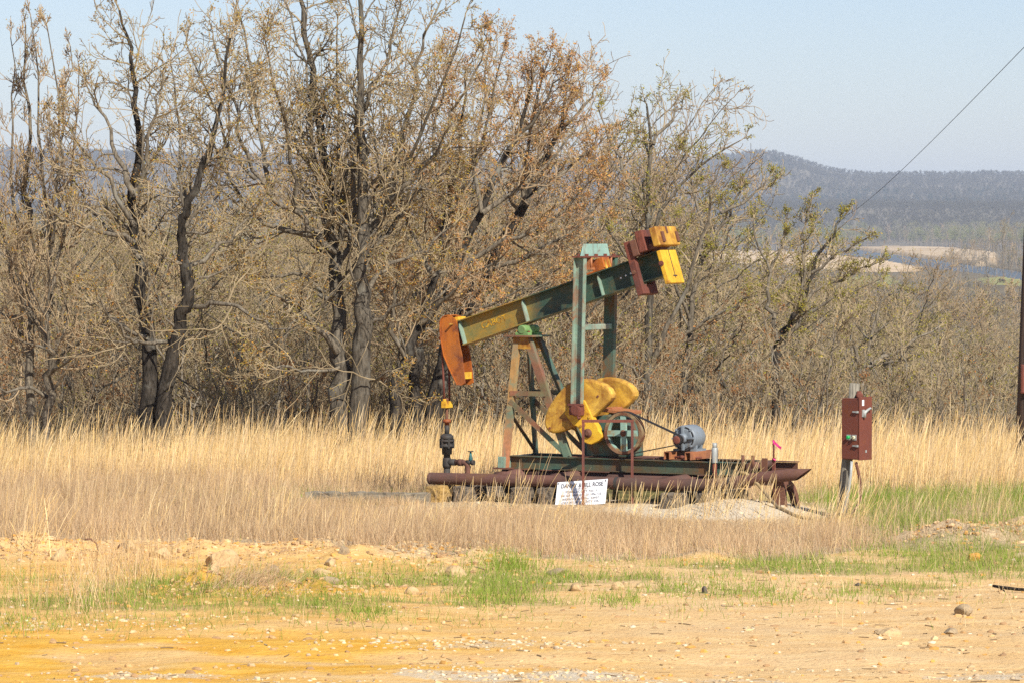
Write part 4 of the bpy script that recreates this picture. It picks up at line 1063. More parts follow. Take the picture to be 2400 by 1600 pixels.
MB().tube([(1.60, -.25, .745), (2.2, -.25, .745)], .015, 8).lathe((1.86, -.25, .745), (1, 0, 0), [(0, .03), (.03, .03), (.06, .02)], 8).build('adjusting_screw', M['rust_red'], pj)

# weights on the beam's tail
m = MB(); bbox(m, 3.10, 3.21, -.23, -.14, -.36, .44); bbox(m, 3.10, 3.21, .14, .23, -.36, .44); bbox(m, 3.10, 3.21, -.14, .14, -.36, -.22)
cw = m.build('beam_clamp', M['rust_red'], pj, .008)
MB().lathe(BP(3.15, -.02, -.23), (0, -1, 0), [(0, .03), (.03, .03)], 6, False).build('bolt', M['rust'], cw)
m = MB(); bbox(m, 3.215, 3.33, -.27, .27, .19, .43); m.build('beam_weight', M['rust'], pj, .012)
m = MB(); bbox(m, 3.335, 3.46, -.27, .27, .215, .53); m.build('beam_weight', M['rust_red'], pj, .012)
m = MB(); bbox(m, 3.605, 3.715, -.32, .33, .222, .505); yb = m.build('beam_weight', M['yellow'], pj, .014)
m = MB()
for v in (-.17, .27): bbox(m, 3.716, 3.738, v - .035, v + .035, .27, .42)
bbox(m, 3.716, 3.726, -.02, .02, .40, .50); m.build('lug', M['rust'], yb)
m = MB(); bbox(m, 3.585, 3.66, -.24, .24, -.335, .165); ys = m.build('tail_plate', M['yellow_bright'], pj, .012)
m = MB(); bbox(m, 3.661, 3.664, -.012, .004, -.26, .16); bbox(m, 3.661, 3.665, -.06, .06, -.235, -.215); m.build('slot', M['iron'], ys)
MB().lathe(BP(3.62, -.03, -.24), (0, -1, 0), [(0, .04), (.02, .04), (.021, .025), (.04, .025)], 8, False).build('bolt', M['rust_red'], ys)
m = MB(); bbox(m, 3.46, 3.60, -.10, .10, .187, .22); bbox(m, 3.46, 3.60, -.2, .2, .22, .30); m.build('weight_bracket', M['rust'], pj)

# odds and ends at the right end of the skid
MB().lathe((2.50, -.42, .42), (0, 0, 1), [(0, .032), (.27, .032)], 12).build('standpipe_foot', M['rust_red'], pj)
MB().lathe((2.50, -.42, .688), (0, 0, 1), [(0, .042), (.006, .045), (.215, .045), (.22, .042)], 16).lathe((2.50, -.42, .90), (0, 0, 1), [(0, .034), (.075, .034)], 12).build('standpipe', M['zinc'], pj)
for u in (2.929, 3.088): MB().lathe((u, -.38, .62), (0, 0, 1), [(0, .024), (.19, .024)], 10).build('stake_pin', M['rust'], pj)
MB().box((3.264, -.36, .675), (.085, .02, .20)).box((3.0, -.36, .60), (.10, .02, .2)).build('end_strap', M['rust'], pj)
MB().tube([(3.05, -.40, .655), (3.05, .30, .655)], .058, 16).build('end_roller', M['rust_pipe'], pj)
MB().box((3.20, .33, .60), (.5, .012, .16)).box((3.20, .33, .694), (.5, .13, .012)).build('rail_extension', M['rust'], pj)
mk = MB().box((3.41, -.36, .60), (.045, .03, .36)).tube([(3.41, -.36, .75), (3.405, -.36, 1.04)], .013, 6).build('marker_rod', M['rust_red'], pj)
m = MB(); rb = [(3.41, -.37, 1.02), (3.45, -.385, .99), (3.49, -.38, .95), (3.54, -.39, .925)]
for a, b in zip(rb, rb[1:]): m.bar(a, b, .004, .035)
m.tube([(3.40, -.375, 1.03), (3.425, -.38, .99), (3.40, -.375, .97)], .012, 6).tube([(3.41, -.385, .77), (3.45, -.39, .755)], .012, 6)
m.build('ribbon', M['pink'], mk)
for u, w in ((-.75, .4), (-.2, .3), (.55, .45), (2.4, .35)): MB().box((u, -.36, .504), (w, .16, .012)).build('shim', M['rust'], pj)

# ------------------------------------------------------------------ wellhead
p = W2(-2.205, 0, 0); we = empty('wellhead', p, -PJ_A); tag(we, 'dark iron wellhead stack under the horse head, small valve at its side', 'wellhead')
Z = (0, 0, 1)
MB().lathe((0, 0, 0), Z, [(-.1, .05), (.47, .05)], 18).lathe((0, 0, .46), Z, [(0, .062), (.04, .066), (.13, .062), (.15, .058)], 18).tube([(0, 0, .545), (.15, 0, .545)], .05, 14).build('casing_tee', M['iron'], we)
MB().lathe((0, 0, .61), Z, [(0, .05), (.05, .05), (.051, .074), (.14, .078), (.145, .09), (.16, .09)], 20).build('casing_head', M['iron'], we)
m = MB().lathe((0, 0, .77), Z, [(0, .108), (.03, .112), (.035, .085), (.075, .085), (.08, .112), (.11, .108)], 20).lathe((0, 0, .88), Z, [(0, .095), (.03, .10), (.06, .10), (.065, .085), (.09, .06)], 20)
sbx = m.build('stuffing_box', M['iron'], we)
for k in range(6):
    a = k * 1.047 + .3; MB().lathe((.098 * math.cos(a), .098 * math.sin(a), .755), Z, [(0, .018), (.14, .018)], 6, False).build('bolt', M['iron'], sbx)
MB().tube([(0, 0, .95), (0, 0, 1.10)], .036, 12).build('rod_guide', M['iron'], we)
MB().tube([(.12, 0, .545), (.30, 0, .545), (.34, 0, .53), (.36, 0, .49), (.36, 0, .30), (.36, -.2, .28)], .042, 14).lathe((.20, 0, .545), (1, 0, 0), [(0, .052), (.07, .052)], 14).build('flow_line', M['rust'], we)
MB().tube([(.34, 0, .55), (.42, 0, .555)], .035, 12).lathe((.43, 0, .55), (1, 0, 0), [(0, .04), (.04, .04)], 12).build('elbow', M['iron'], we)
va = MB().lathe((.41, 0, .56), Z, [(0, .028), (.05, .032), (.09, .02), (.15, .016)], 12).build('valve', paint('valve_paint', (.03, .16, .15), (.03, .12, .12), (.05, .04, .03), .66, 20.), we)
MB().ring((.41, 0, .715), Z, .03, .045, .012, 16).box((.41, 0, .715), (.08, .012, .01)).build('handwheel', M['iron'], va)

# ------------------------------------------------------------------ timbers under the base
def timber_block(u, v0, v1, w, z0, z1, mat, label, group=None, rz=0.0):
    c = W2(u, (v0 + v1) / 2, (z0 + z1) / 2); L = v1 - v0; r = np.random.default_rng(int(abs(u) * 1000) + 5)
    bm = bmesh.new(); nx, ny = 3, 10
    bmesh.ops.create_cube(bm, size=1.0)
    bmesh.ops.subdivide_edges(bm, edges=bm.edges[:], cuts=3, use_grid_fill=True)
    for q in bm.verts:
        q.co.x *= L; q.co.y *= w; q.co.z *= (z1 - z0); q.co += Vector(r.normal(0, .007, 3)) 
    me = bpy.data.meshes.new('timber_block'); bm.to_mesh(me); bm.free(); me.materials.append(mat)
    o = bpy.data.objects.new('timber_block', me); COL.objects.link(o); o.location = c; o.rotation_euler = (0, 0, -PJ_A + math.pi / 2 + rz)
    b = o.modifiers.new('bevel', 'BEVEL'); b.width = .014; b.segments = 2; b.limit_method = 'ANGLE'; b.angle_limit = R(40)
    return tag(o, label, 'timber', group)
timber_block(-1.93, -.86, .3, .25, -.03, .242, M['timber_tan'], 'yellowish cut timber under the left end of the base pipe')
timber_block(-1.50, -.80, .35, .26, -.03, .244, M['timber'], 'grey timber block, second from the left under the base pipe')
timber_block(-.98, -.74, .4, .22, .10, .262, M['timber'], 'thin grey timber lying high between two larger blocks under the base pipe')
timber_block(-.50, -.84, .4, .27, -.03, .264, M['timber'], 'cracked grey timber block just left of the white sign')
timber_block(-.10, -.78, .4, .24, -.03, .268, M['timber'], 'dark split timber partly behind the white sign')
timber_block(2.02, -.92, .3, .27, -.08, .262, M['timber'], 'rotten dark timber block under the right part of the base pipe')
timber_block(2.52, -.70, .35, .26, -.04, .27, M['timber'], 'black timber in the shade below the galvanized standpipe')
def long_timber(a, b, w, h, name, label, mat):
    a, b = Vector(a), Vector(b); L = (b - a).length; r = np.random.default_rng(3); bm = bmesh.new(); bmesh.ops.create_cube(bm, size=1.0)
    for q in bm.verts: q.co.x *= L; q.co.y *= w; q.co.z *= h
    bmesh.ops.subdivide_edges(bm, edges=[e for e in bm.edges if abs((e.verts[0].co - e.verts[1].co).x) > .1], cuts=24)
    for q in bm.verts: q.co += Vector(r.normal(0, .008, 3))
    me = bpy.data.meshes.new(name); bm.to_mesh(me); bm.free(); me.materials.append(mat)
    o = bpy.data.objects.new(name, me); COL.objects.link(o); d = (b - a).normalized(); o.location = (a + b) / 2
    o.rotation_euler = d.to_track_quat('X', 'Z').to_euler(); return tag(o, label, 'timber')
g0 = on_plane(722, 1172); g1 = on_plane(1002, 1179)
long_timber((g0.x, g0.y, .06), (g1.x, g1.y, .08), .2, .15, 'long_timber', 'long weathered grey beam lying in the grass left of the machine', timber('silver_timber', (.28, .24, .17), (.11, .09, .065)))
q0, q1 = W2(.3, -.18, .18), W2(2.1, -.18, .17)
long_timber(q0, q1, .2, .17, 'long_timber', 'long mossy beam lying under the skid behind the white sign', timber('mossy_timber', (.20, .18, .06), (.06, .05, .03)))

# ------------------------------------------------------------------ red pipe frame and the white lease sign
fl, fr = on_plane(1367, 1190), on_plane(1482, 1192); fy = 58.90
fx0, fx1 = (1367 - 1200) / F_PX * fy, (1482 - 1200) / F_PX * fy; ft = EYE - (983 - HORIZON) / F_PX * fy
gf = empty('pipe_frame', ((fx0 + fx1) / 2, fy, 0)); tag(gf, 'rust-red square-tube frame standing in front of the sheave', 'frame')
hw = (fx1 - fx0) / 2
for s in (-1, 1): MB().box((s * hw, 0, ft / 2 - .05), (.038, .038, ft + .1)).build('upright', M['rust_red'], gf)
MB().box((0, -.002, ft - .018), (hw * 2 + .042, .042, .04)).build('top_bar', M['rust_red'], gf)
def sp(px, py, Y): return at(px, py, Y)
TL, TR_, BR_, BL_ = sp(1307, 1127.5, 59.34), sp(1424, 1119.5, 58.96), sp(1418.5, 1184.5, 58.80), sp(1300, 1185.5, 59.20)
xe_ = (TR_ - TL).normalized(); ye_ = (TL - BL_); ye_ = (ye_ - xe_ * ye_.dot(xe_)).normalized(); ze_ = xe_.cross(ye_)
sw, shh = (TR_ - TL).length, (TL - BL_).length; cen = (TL + TR_ + BR_ + BL_) / 4
SM = Matrix((xe_, ye_, ze_)).transposed().to_4x4(); SM.translation = cen
se = empty('lease_sign', cen); se.matrix_world = SM; tag(se, 'white metal lease sign leaning on the base pipe behind the red frame', 'sign')
MB().box((0, 0, 0), (sw, shh, .004)).build('panel', M['white'], se)
MB().box((sw / 2 - .006, 0, .004), (.02, shh, .012)).build('edge_fold', M['white'], se)
for s in (-1, 1): MB().lathe((s * (sw / 2 - .022), shh / 2 - .025, .003), (0, 0, 1), [(0, .009), (.008 if s < 0 else .012, .009)], 8, False).build('rivet', M['iron'], se)
for y, s_, tx, wd_ in ((.128, .088, 'DANNY & BILL ROSE', .84), (.073, .03, '623-5097', .24), (.026, .048, 'PEARL SCOTT No. 1', .62), (-.034, .048, 'NE SW NW SEC. 25-10N-11E', .80), (-.094, .046, 'INDIAN LEASE No. 53937', .73), (-.150, .046, 'OKFUSKEE COUNTY OK', .74)):
    text(tx, s_, M['letter'], 'lettering', se, Matrix.Translation((.002, y * shh / .41, .0035)), depth=.0005, width=wd_ * sw)

# ------------------------------------------------------------------ switch box on its post, hose
pb = empty('control_post', (4.615, 56.83, 0)); tag(pb, 'weathered post carrying a rust-red switch box, right of the machine', 'control post')
ptop = Vector((.145, 0, 1.885)) ; pbot = Vector((-.045, 0, -.1))
MB().tube([pbot, pbot.lerp(ptop, .33), pbot.lerp(ptop, .66), ptop], [.082, .078, .074, .071], 16).build('post', M['post'], pb)
# cabinet: door side turned to the left, disconnect side to the right, one corner to the front
cab_c = Vector(((2014 - 1200) / F_PX * 56.55 - 4.615, -.28, 1.26)); ca = R(40)
ce = bpy.data.objects.new('cabinet', None)
CM = Matrix.Rotation(-ca, 4, 'Z')
def cb(m, c, s): return m.box(Vector(cab_c) + CM.to_3x3() @ Vector(c), s, CM.to_3x3())
dw, dd, ch = .285, .27, .845
cabinet = cb(MB(), (-dw / 2, dd / 2, 0), (dw, dd, ch)).build('cabinet', M['box'], pb, .004)
cb(MB(), (-dw / 2 - .004, -.009, -.006), (dw - .02, .018, ch - .03)).build('door', M['box'], cabinet, .004)
cb(MB(), (.012, dd / 2 - .005, .008), (.024, dd + .03, ch + .03)).build('side_cover', M['box'], cabinet, .004)
for z in (.24, -.23):
    m = MB(); cb(m, (-.04, -.028, z), (.085, .03, .02)); cb(m, (-.01, -.03, z), (.03, .03, .028)); m.build('latch', M['zinc'], cabinet)
for x, mt in ((-.155, 'lens_green'), (-.065, 'lens_pale')):
    q = cb(MB(), (x, -.021, -.115), (.072, .012, .075)).build('button_plate', M['zinc'], cabinet)
    c = Vector(cab_c) + CM.to_3x3() @ Vector((x, -.026, -.115)); ax = CM.to_3x3() @ Vector((0, -1, 0))
    m = MB().lathe(c, ax, [(0, .026), (.03, .024), (.034, .015)], 16)
    if mt == 'lens_pale': m.tube([c + ax * .03, c + ax * .05 + CM.to_3x3() @ Vector((.03, 0, .02))], .008, 8)
    m.build('button', M[mt], q)
m = MB(); cb(m, (.03, .06, .22), (.02, .05, .10)); a0 = Vector(cab_c) + CM.to_3x3() @ Vector((.045, .07, .23)); m.tube([a0 + Vector((0, 0, -.07)), a0, a0 + CM.to_3x3() @ Vector((.02, .06, .04)), a0 + CM.to_3x3() @ Vector((.02, .11, .06)), a0 + CM.to_3x3() @ Vector((.02, .13, .04))], [.022, .026, .018, .014, .012], 8)
m.build('switch_handle', M['zinc'], cabinet)
cb(MB(), (.026, .06, .365), (.004, .045, .08)).build('label_plate', M['white'], cabinet)
cb(MB(), (.026, .13, -.31), (.01, .03, .035)).build('hasp', M['zinc'], cabinet)
MB().lathe(Vector((.20, -.09, 1.72)), (0, -1, 0), [(0, .05), (.04, .05), (.05, .03)], 10).box((.20, -.07, 1.74), (.06, .04, .08)).build('bracket', M['rust_red'], pb)
def cp(px, py, Y=56.6): return at(px, py, Y) - Vector((4.615, 56.83, 0))
MB().tube([cp(1996, 1080), cp(1994, 1110), cp(1990, 1140), cp(1984, 1175), cp(1976, 1200), cp(1966, 1222)], .02, 10).build('conduit', M['zinc'], pb)
MB().tube([cp(2006, 1082), cp(2010, 1098), cp(2015, 1120), cp(2017, 1145), cp(2015, 1170), cp(2008, 1188), cp(1998, 1202), cp(1990, 1215)], .021, 10).build('flexible_conduit', M['rust'], pb)
# the cable that runs from the skid to the post
hp = []
for i, (px, py) in enumerate([(1735, 1106), (1747, 1108), (1766, 1121), (1783, 1142), (1801, 1163), (1821, 1185.5), (1846, 1202), (1869, 1213), (1888, 1217), (1915, 1219), (1940, 1219), (1958, 1217)]):
    Y = np.interp(px, [1735, 1783, 1821, 1880, 1960], [57.98, 57.75, 57.4, 56.75, 56.55]); q = at(px, py, Y); q.z = max(q.z, hz(q.x, q.y) + .02); hp.append(q)
hs = [hp[0]]
for i in range(len(hp) - 1):
    for k in range(1, 5):
        hs.append(hp[i].lerp(hp[i + 1], k / 4))
cab = empty('power_cable', (hs[0].x, hs[0].y, 0))
o = MB().tube([h - cab.location for h in hs], .024, 10).build('power_cable', M['hose'], None); o.location = cab.location; bpy.data.objects.remove(cab)
o.name = 'power_cable'; tag(o, 'tan flexible cable drooping from the skid over the gravel heap', 'cable')

# ------------------------------------------------------------------ power pole at the right edge, its wire, cattle
Yp = 71.5; pole = empty('utility_pole', (at(2397, 1000, Yp).x, Yp, hz(9, Yp))); tag(pole, 'dark leaning wooden utility pole at the right edge', 'pole')
b0, b1 = at(2397, 1090, Yp) - pole.location, at(2417, 560, Yp) - pole.location; b2 = b0 + (b1 - b0) * 2.2; b0.z = -.3
MB().tube([b0, b0.lerp(b2, .25), b0.lerp(b2, .5), b0.lerp(b2, .75), b2], [.155, .148, .14, .132, .12], 16).build('pole_shaft', M['pole'], pole)
q = at(2389, 886, Yp) - pole.location; MB().box((q.x + .16, q.y - .19, q.z), (.32, .16, .50)).box((q.x + .16, q.y - .275, q.z), (.29, .012, .47)).build('meter_box', M['box'], pole, .006)
q = at(2399, 1010, Yp) - pole.location; MB().tube([(q.x + .07, q.y - .16, -.2), (q.x + .07, q.y - .16, 1.3)], .025, 8).build('conduit', M['rust'], pole)
wt = b0 + (b2 - b0) * .87 + pole.location
w0 = at(2400, 111, Yp); w1 = at(1985, 505, 330.); wd = (w1 - w0)
w00 = w0 - wd * .0025 
pts = []
for k in range(61):
    s_ = k / 60; p_ = (w00).lerp(w1, s_); p_.z -= 4 * .3 * s_ * (1 - s_) * 1.0; pts.append(p_)
wo = MB().tube(pts, [.0065 + .012 * k / 60 for k in range(61)], 6).build('power_line', M['iron'], None); tag(wo, 'single dark power line sloping down across the sky at the right', 'wire')
def cow(px, py, Y, rz, label):
    c = at(px, py, Y); z = hz(c.x, Y); v = []
    m = MB().lathe((-.85, 0, 1.0), (1, 0, 0), [(0, .18), (.1, .34), (.5, .40), (1.1, .40), (1.5, .36), (1.7, .2)], 14)
    m.tube([(.75, 0, 1.15), (1.05, 0, .9), (1.25, 0, .55)], [.24, .18, .15], 10).tube([(1.22, 0, .62), (1.42, 0, .38)], [.15, .09], 10)
    for x in (-.65, .6):
        for y in (-.2, .2): m.tube([(x, y, .95), (x + .04, y, .5), (x, y, 0)], [.16, .09, .07], 8)
    m.tube([(-.85, 0, 1.2), (-.95, 0, .6)], [.04, .03], 6)
    o = m.build('cow', M['iron'], None); rm = o.modifiers.new('one_skin', 'REMESH'); rm.mode = 'VOXEL'; rm.voxel_size = .05; rm.use_smooth_shade = True
    o.location = (c.x, Y, z); o.rotation_euler = (0, 0, rz); tag(o, label, 'cow', 'cattle on the far pasture')
cow(2344, 661, 1330., 1.45, 'smaller dark cow in the far pasture near the river')
cow(2351, 661, 1330., 1.15, 'larger dark cow grazing on the far pasture near the river')

# ------------------------------------------------------------------ rocks
def rock(loc, s, seed, mat, label, group=None, flat=1.0, rz=0.0):
    bm = bmesh.new(); bmesh.ops.create_icosphere(bm, subdivisions=3, radius=1.0); r = np.random.default_rng(seed)
    pl = [(Vector(r.normal(0, 1, 3)).normalized(), r.uniform(.55, .9)) for _ in range(9)]
    for q in bm.verts:
        for n_, d_ in pl:
            k = q.co.dot(n_)
            if k > d_: q.co -= n_ * (k - d_)
        q.co += Vector(r.normal(0, .012, 3))
    for q in bm.verts: q.co = Vector((q.co.x * s[0], q.co.y * s[1], q.co.z * s[2]))
    me = bpy.data.meshes.new('rock'); bm.to_mesh(me); bm.free(); me.materials.append(mat)
    o = bpy.data.objects.new('rock', me); COL.objects.link(o); o.location = loc; o.rotation_euler = (r.uniform(-.15, .15), r.uniform(-.15, .15), rz); return tag(o, label, 'rock', group)
def rock_mat(name, a, b, c):
    t = NT(name); v = t.coord((1, 1, 1)); n1 = t.noise(v, 5, 6, .65); n2 = t.noise(v, 26, 4, .7)
    t.base(t.mix(t.ramp(n2, [(.34, .7), (.5, 0.0)]), t.mix(t.ramp(n1, [(.38, 0.0), (.62, 1.0)]), a, b), c)); t.bsdf.inputs['Roughness'].default_value = .95; t.bump(n2, .6, .02); return t.m
M['rock'] = rock_mat('tan_sandstone', (.52, .36, .18), (.44, .29, .13), (.25, .16, .08))
M['rock_or'] = rock_mat('orange_sandstone', (.58, .30, .05), (.52, .25, .04), (.36, .17, .04))
M['rock_gr'] = rock_mat('brown_sandstone', (.38, .28, .16), (.28, .20, .11), (.15, .10, .06))
M['rock_dk'] = rock_mat('dark_stone', (.13, .10, .075), (.09, .07, .055), (.05, .04, .03))
def rk(px, py, w, h, seed, mat, label, group=None, d=.8):
    c = on_plane(px, py + h * .35); k = c.y / F_PX; z = hz(c.x, c.y); return rock((c.x, c.y, z + h * k * .25), (w * k * .72, w * k * .6 * d, h * k * .85), seed, M[mat], label, group, rz=seed * .7)
rk(140, 1304, 42, 34, 11, 'rock', 'boxy tan boulder half buried in the berm at the far left')
rk(300, 1298, 38, 28, 12, 'rock', 'rounded tan boulder beside the bent wire on the left berm')
rk(375, 1303, 38, 26, 13, 'rock', 'flat-topped tan boulder on the left berm, third from the left')
rk(520, 1318, 62, 40, 14, 'rock', 'widest tan boulder of the left berm, broken into faces')
rk(502, 1336, 24, 20, 15, 'rock', 'small pointed pale stone leaning on the widest boulder')
rk(645, 1338, 26, 18, 16, 'rock_gr', 'brown stone with a dark hollow below the dirt berm')
rk(752, 1352, 32, 18, 17, 'rock', 'tan stone with a shaded left face on the berm slope')
rk(775, 1379, 36, 16, 18, 'rock_gr', 'flat slab lying below the berm with its dark front edge showing')
rk(805, 1312, 24, 18, 19, 'rock_gr', 'brown stone jutting from the top of the dirt berm')
rk(775, 1325, 30, 16, 20, 'rock', 'pale flat stone at the top of the dirt berm')
rk(1068, 1338, 50, 24, 21, 'rock', 'large flat sandstone slab at the right end of the berm')
rk(965, 1384, 26, 18, 22, 'rock', 'tan stone at the foot of the berm near the green strip')
rk(1448, 1380, 24, 18, 23, 'rock', 'tan cube-like stone in the green strip below the machine')
rk(1498, 1374, 18, 14, 24, 'rock', 'small tan stone right of the cube-like stone in the green strip')
rk(1352, 1382, 32, 18, 25, 'rock', 'half buried sandy stone left of the cube-like stone')
rk(1652, 1386, 12, 16, 26, 'rock_dk', 'small upright dark stone in front of the orange dirt pile')
rk(2285, 1305, 30, 18, 27, 'rock_or', 'bright orange stone on the crumbled bank at the right')
rk(2385, 1238, 62, 26, 28, 'rock', 'pinkish slab on the bank at the right edge')
rk(2385, 1224, 46, 14, 29, 'rock_or', 'orange slab stacked on the pinkish slab at the right edge')
rk(2258, 1428, 40, 26, 30, 'rock_gr', 'round brown stone alone on the bare dirt at the right')
rk(2085, 1484, 46, 18, 31, 'rock', 'split tan slab on the bare dirt, below the round brown stone')
rk(2060, 1484, 22, 12, 32, 'rock_gr', 'shaded shard against the split tan slab')
rk(2228, 1478, 36, 14, 33, 'rock_gr', 'low dark-fronted stone right of the split tan slab')
rk(1305, 1336, 52, 14, 34, 'rock_gr', 'brown bark-like slab tilted at the edge of the dry grass')
rk(2010, 1362, 14, 8, 35, 'rock_dk', 'small dark stone on the dirt in the middle of the right side')
rk(2390, 1300, 26, 12, 37, 'rock_gr', 'grey stone in the crumbled bank at the far right edge')
for i in range(26):
    px, py = RNG.uniform(560, 1100), RNG.uniform(1325, 1392); w = RNG.uniform(8, 18)
    rk(px, py, w, w * .6, 100 + i, 'rock', 'small tan stone, one of many crumbled along the left berm', 'small stones along the left berm')
# dead branch and bent wire on the dirt
g = [on_plane(2328, 1378), on_plane(2350, 1382), on_plane(2385, 1386), on_plane(2430, 1388)]
bo = MB().tube([p_ + Vector((0, 0, .03)) for p_ in g], [.015, .02, .018, .012], 8).build('dead_branch', M['bark_dark'], None); tag(bo, 'dark dead branch lying on the dirt at the right edge', 'branch')
for pts_, lab in (([(225, 1302), (231, 1290), (226, 1272), (212, 1262), (198, 1264)], 'bent rusty wire arching over the berm, the left one'), ([(273, 1300), (272, 1288), (280, 1276), (296, 1273), (305, 1276)], 'bent rusty wire arching over the berm, the right one')):
    Y0 = on_plane(*pts_[0]).y; q = [at(a, b, Y0) for a, b in pts_]; wb = MB().tube(q, .012, 6).build('bent_wire', M['rust'], None); tag(wb, lab, 'wire')
# ------------------------------------------------------------------ grass
def blades(x, y, h, w, lean, tint, segs=3, bend=.35, lean_dir=None, zoff=0.0, plume=0.0):
    """ribbons rooted on the ground: arrays of root x, y, height, width, lean -> verts, quads, colours"""
    n = len(x); z = height(x, y) - .01 + zoff; g = RNG
    a = g.uniform(0, 2 * np.pi, n) if lean_dir is None else lean_dir + g.normal(0, .8, n)
    dx, dy = np.cos(a), np.sin(a)
    yaw = g.uniform(-.9, .9, n); wx, wy = np.cos(yaw), np.sin(yaw)        # ribbons turned at random about the vertical
    V, C = [], []
    for i in range(segs + 1):
        t = i / segs; off = (lean * t + bend * lean * t * t) * h
        cx, cy, cz = x + dx * off, y + dy * off, z + h * t * (1 - .25 * (lean * t) ** 2)
        ww = w * (1 - .8 * t + plume * math.exp(-((t - .8) / .16) ** 2)) * .5
        V.append(np.stack([cx - wx * ww, cy - wy * ww, cz], 1)); V.append(np.stack([cx + wx * ww, cy + wy * ww, cz], 1))
        C.append(tint); C.append(tint)
    V = np.stack(V, 1).reshape(-1, 3); C = np.stack(C, 1).reshape(-1, 3)
    b = np.arange(n)[:, None] * (2 * (segs + 1))
    Q = np.concatenate([np.concatenate([b + 2 * i, b + 2 * i + 1, b + 2 * i + 3, b + 2 * i + 2], 1)[:, None] for i in range(segs)], 1).reshape(-1, 4)
    return V, Q, C

def pal(P, n, var=.18):
    P = np.array(P); return P[RNG.integers(0, len(P), n)] * RNG.uniform(1 - var, 1 + var, (n, 1))

GOLD = [(.82, .58, .255), (.75, .515, .22), (.85, .65, .34), (.66, .45, .195), (.78, .60, .34), (.60, .43, .25)]
TAN = [(.62, .43, .24), (.52, .35, .19), (.68, .50, .29), (.46, .31, .17), (.58, .43, .27), (.44, .29, .16)]
GREEN = [(.21, .30, .04), (.26, .34, .06), (.31, .35, .07), (.18, .26, .04), (.38, .36, .11)]
M['grass'] = leaf_material('grass_blade')

def clear_of_machine(x, y):
    """nothing grows through the pump's base or the timbers"""
    u = (x - PJ_O[0]) * PJ_U[0] + (y - PJ_O[1]) * PJ_U[1]; v = (x - PJ_O[0]) * PJ_V[0] + (y - PJ_O[1]) * PJ_V[1]
    return (u > -1.1) & (u < 3.9) & (v > -.75) & (v < .65)

def cap_h(x, y, h):
    """grass is trodden and thin round the machine: it stays below the sight of the timbers, the beam in the grass and the post's foot"""
    ang = x / y * F_PX + 1200
    xs_ = np.array([0, 640, 720, 960, 1010, 1440, 1560, 1880, 1930, 2030, 2100, 2400])
    top = np.interp(ang, xs_, [1020, 1080, 1158, 1160, 1184, 1188, 1216, 1220, 1205, 1195, 1140, 1110])
    m = EYE - (top - HORIZON) / F_PX * y
    return np.where((y < 60.4) & (RNG.random(len(x)) > .03), np.minimum(h, np.clip(m * RNG.uniform(.6, 1.1, len(x)), .03, 9)), h)

def sample(n, y0, y1, dens_fn, wide=1450):
    y = np.sqrt(RNG.uniform(y0 ** 2, y1 ** 2, n)); x = RNG.uniform(-wide, wide, n) / F_PX * y
    k = (RNG.random(n) < dens_fn(x, y)) & ~clear_of_machine(x, y); return x[k], y[k]

def mottle(s, x, y, seed, n):
    """paler and browner drifts through the stand"""
    k = .72 + .55 * fbm(x / 1.4, y / 2.2, seed); v, q, c = s; return v, q, c * np.repeat(k, len(c) // len(x))[:, None]

def grass(name, sets, label):
    V, Q, C, o = [], [], [], 0
    for v, q, c in sets: V.append(v); Q.append(q + o); C.append(c); o += len(v)
    ob = mesh_np(name, np.concatenate(V), np.concatenate(Q), mats=[M['grass']], attrs={'tint': np.clip(np.concatenate(C), 0, 1)})
    return tag(ob, label, 'grass', kind='stuff')

# tall golden grass behind the machine
def d_gold(x, y):
    return f_gold(x, y) * np.clip(1.9 * fbm(x / .45, y / .6, 61) - .26, .07, 1) * (1 - .85 * f_green(x, y)) * (1 - sstep(76, 82, y))
x, y = sample(120000, 60, 82, d_gold); n = len(x)
cl = .5 * fbm(x / .9, y / .9, 63) + .5 * np.clip(2.2 * fbm(x / .28, y / .28, 64) - .6, 0, 1)
h = .92 * RNG.uniform(.22, .70, n) * (.30 + 1.3 * cl) * (.65 + .7 * fbm(x / 1.6, y / 1.2, 68))
s1 = mottle(blades(x, y, h, RNG.uniform(.006, .011, n), np.abs(RNG.normal(.12, .14, n)), pal(GOLD, n, .28), lean_dir=.2), x, y, 81, n)
x, y = sample(9000, 61, 80, d_gold); n = len(x)
s2 = blades(x, y, RNG.uniform(.5, 1.15, n) * (.55 + .75 * fbm(x / .35, y / .5, 66)), RNG.uniform(.006, .010, n), np.abs(RNG.normal(.2, .15, n)), pal(GOLD, n), lean_dir=.1, segs=5, plume=.9)
grass('golden_grass', [s1, s2], 'tall golden dry grass standing along the back of the clearing')
# fine pinkish dry grass in front of it
def d_tan(x, y):
    return f_tan(x, y) * (1 - .75 * f_gold(x, y)) * (1 - .93 * f_gravel(x, y)) * np.clip(2.1 * fbm(x / .5, y / .7, 65) - .35, .12, 1) * (1 - .6 * f_green(x, y)) * (1 - .8 * sstep(3.9, 5.2, x) * sstep(65, 60, y))
x, y = sample(190000, 49, 68, d_tan); n = len(x)
cl = fbm(x / .7, y / .7, 67)
h = cap_h(x, y, RNG.uniform(.10, .36, n) * (.5 + 1.0 * cl))
s1 = mottle(blades(x, y, h, RNG.uniform(.004, .007, n), np.abs(RNG.normal(.24, .22, n)), pal(TAN, n, .3)), x, y, 83, n)
x, y = sample(12000, 50, 68, d_tan); n = len(x)
s2 = blades(x, y, cap_h(x, y, RNG.uniform(.25, .65, n)), RNG.uniform(.004, .007, n), np.abs(RNG.normal(.14, .1, n)), pal(GOLD + TAN, n), lean_dir=.1)
x, y = sample(26000, 50, 80, lambda x, y: np.maximum(d_tan(x, y), .6 * d_gold(x, y))); n = len(x)
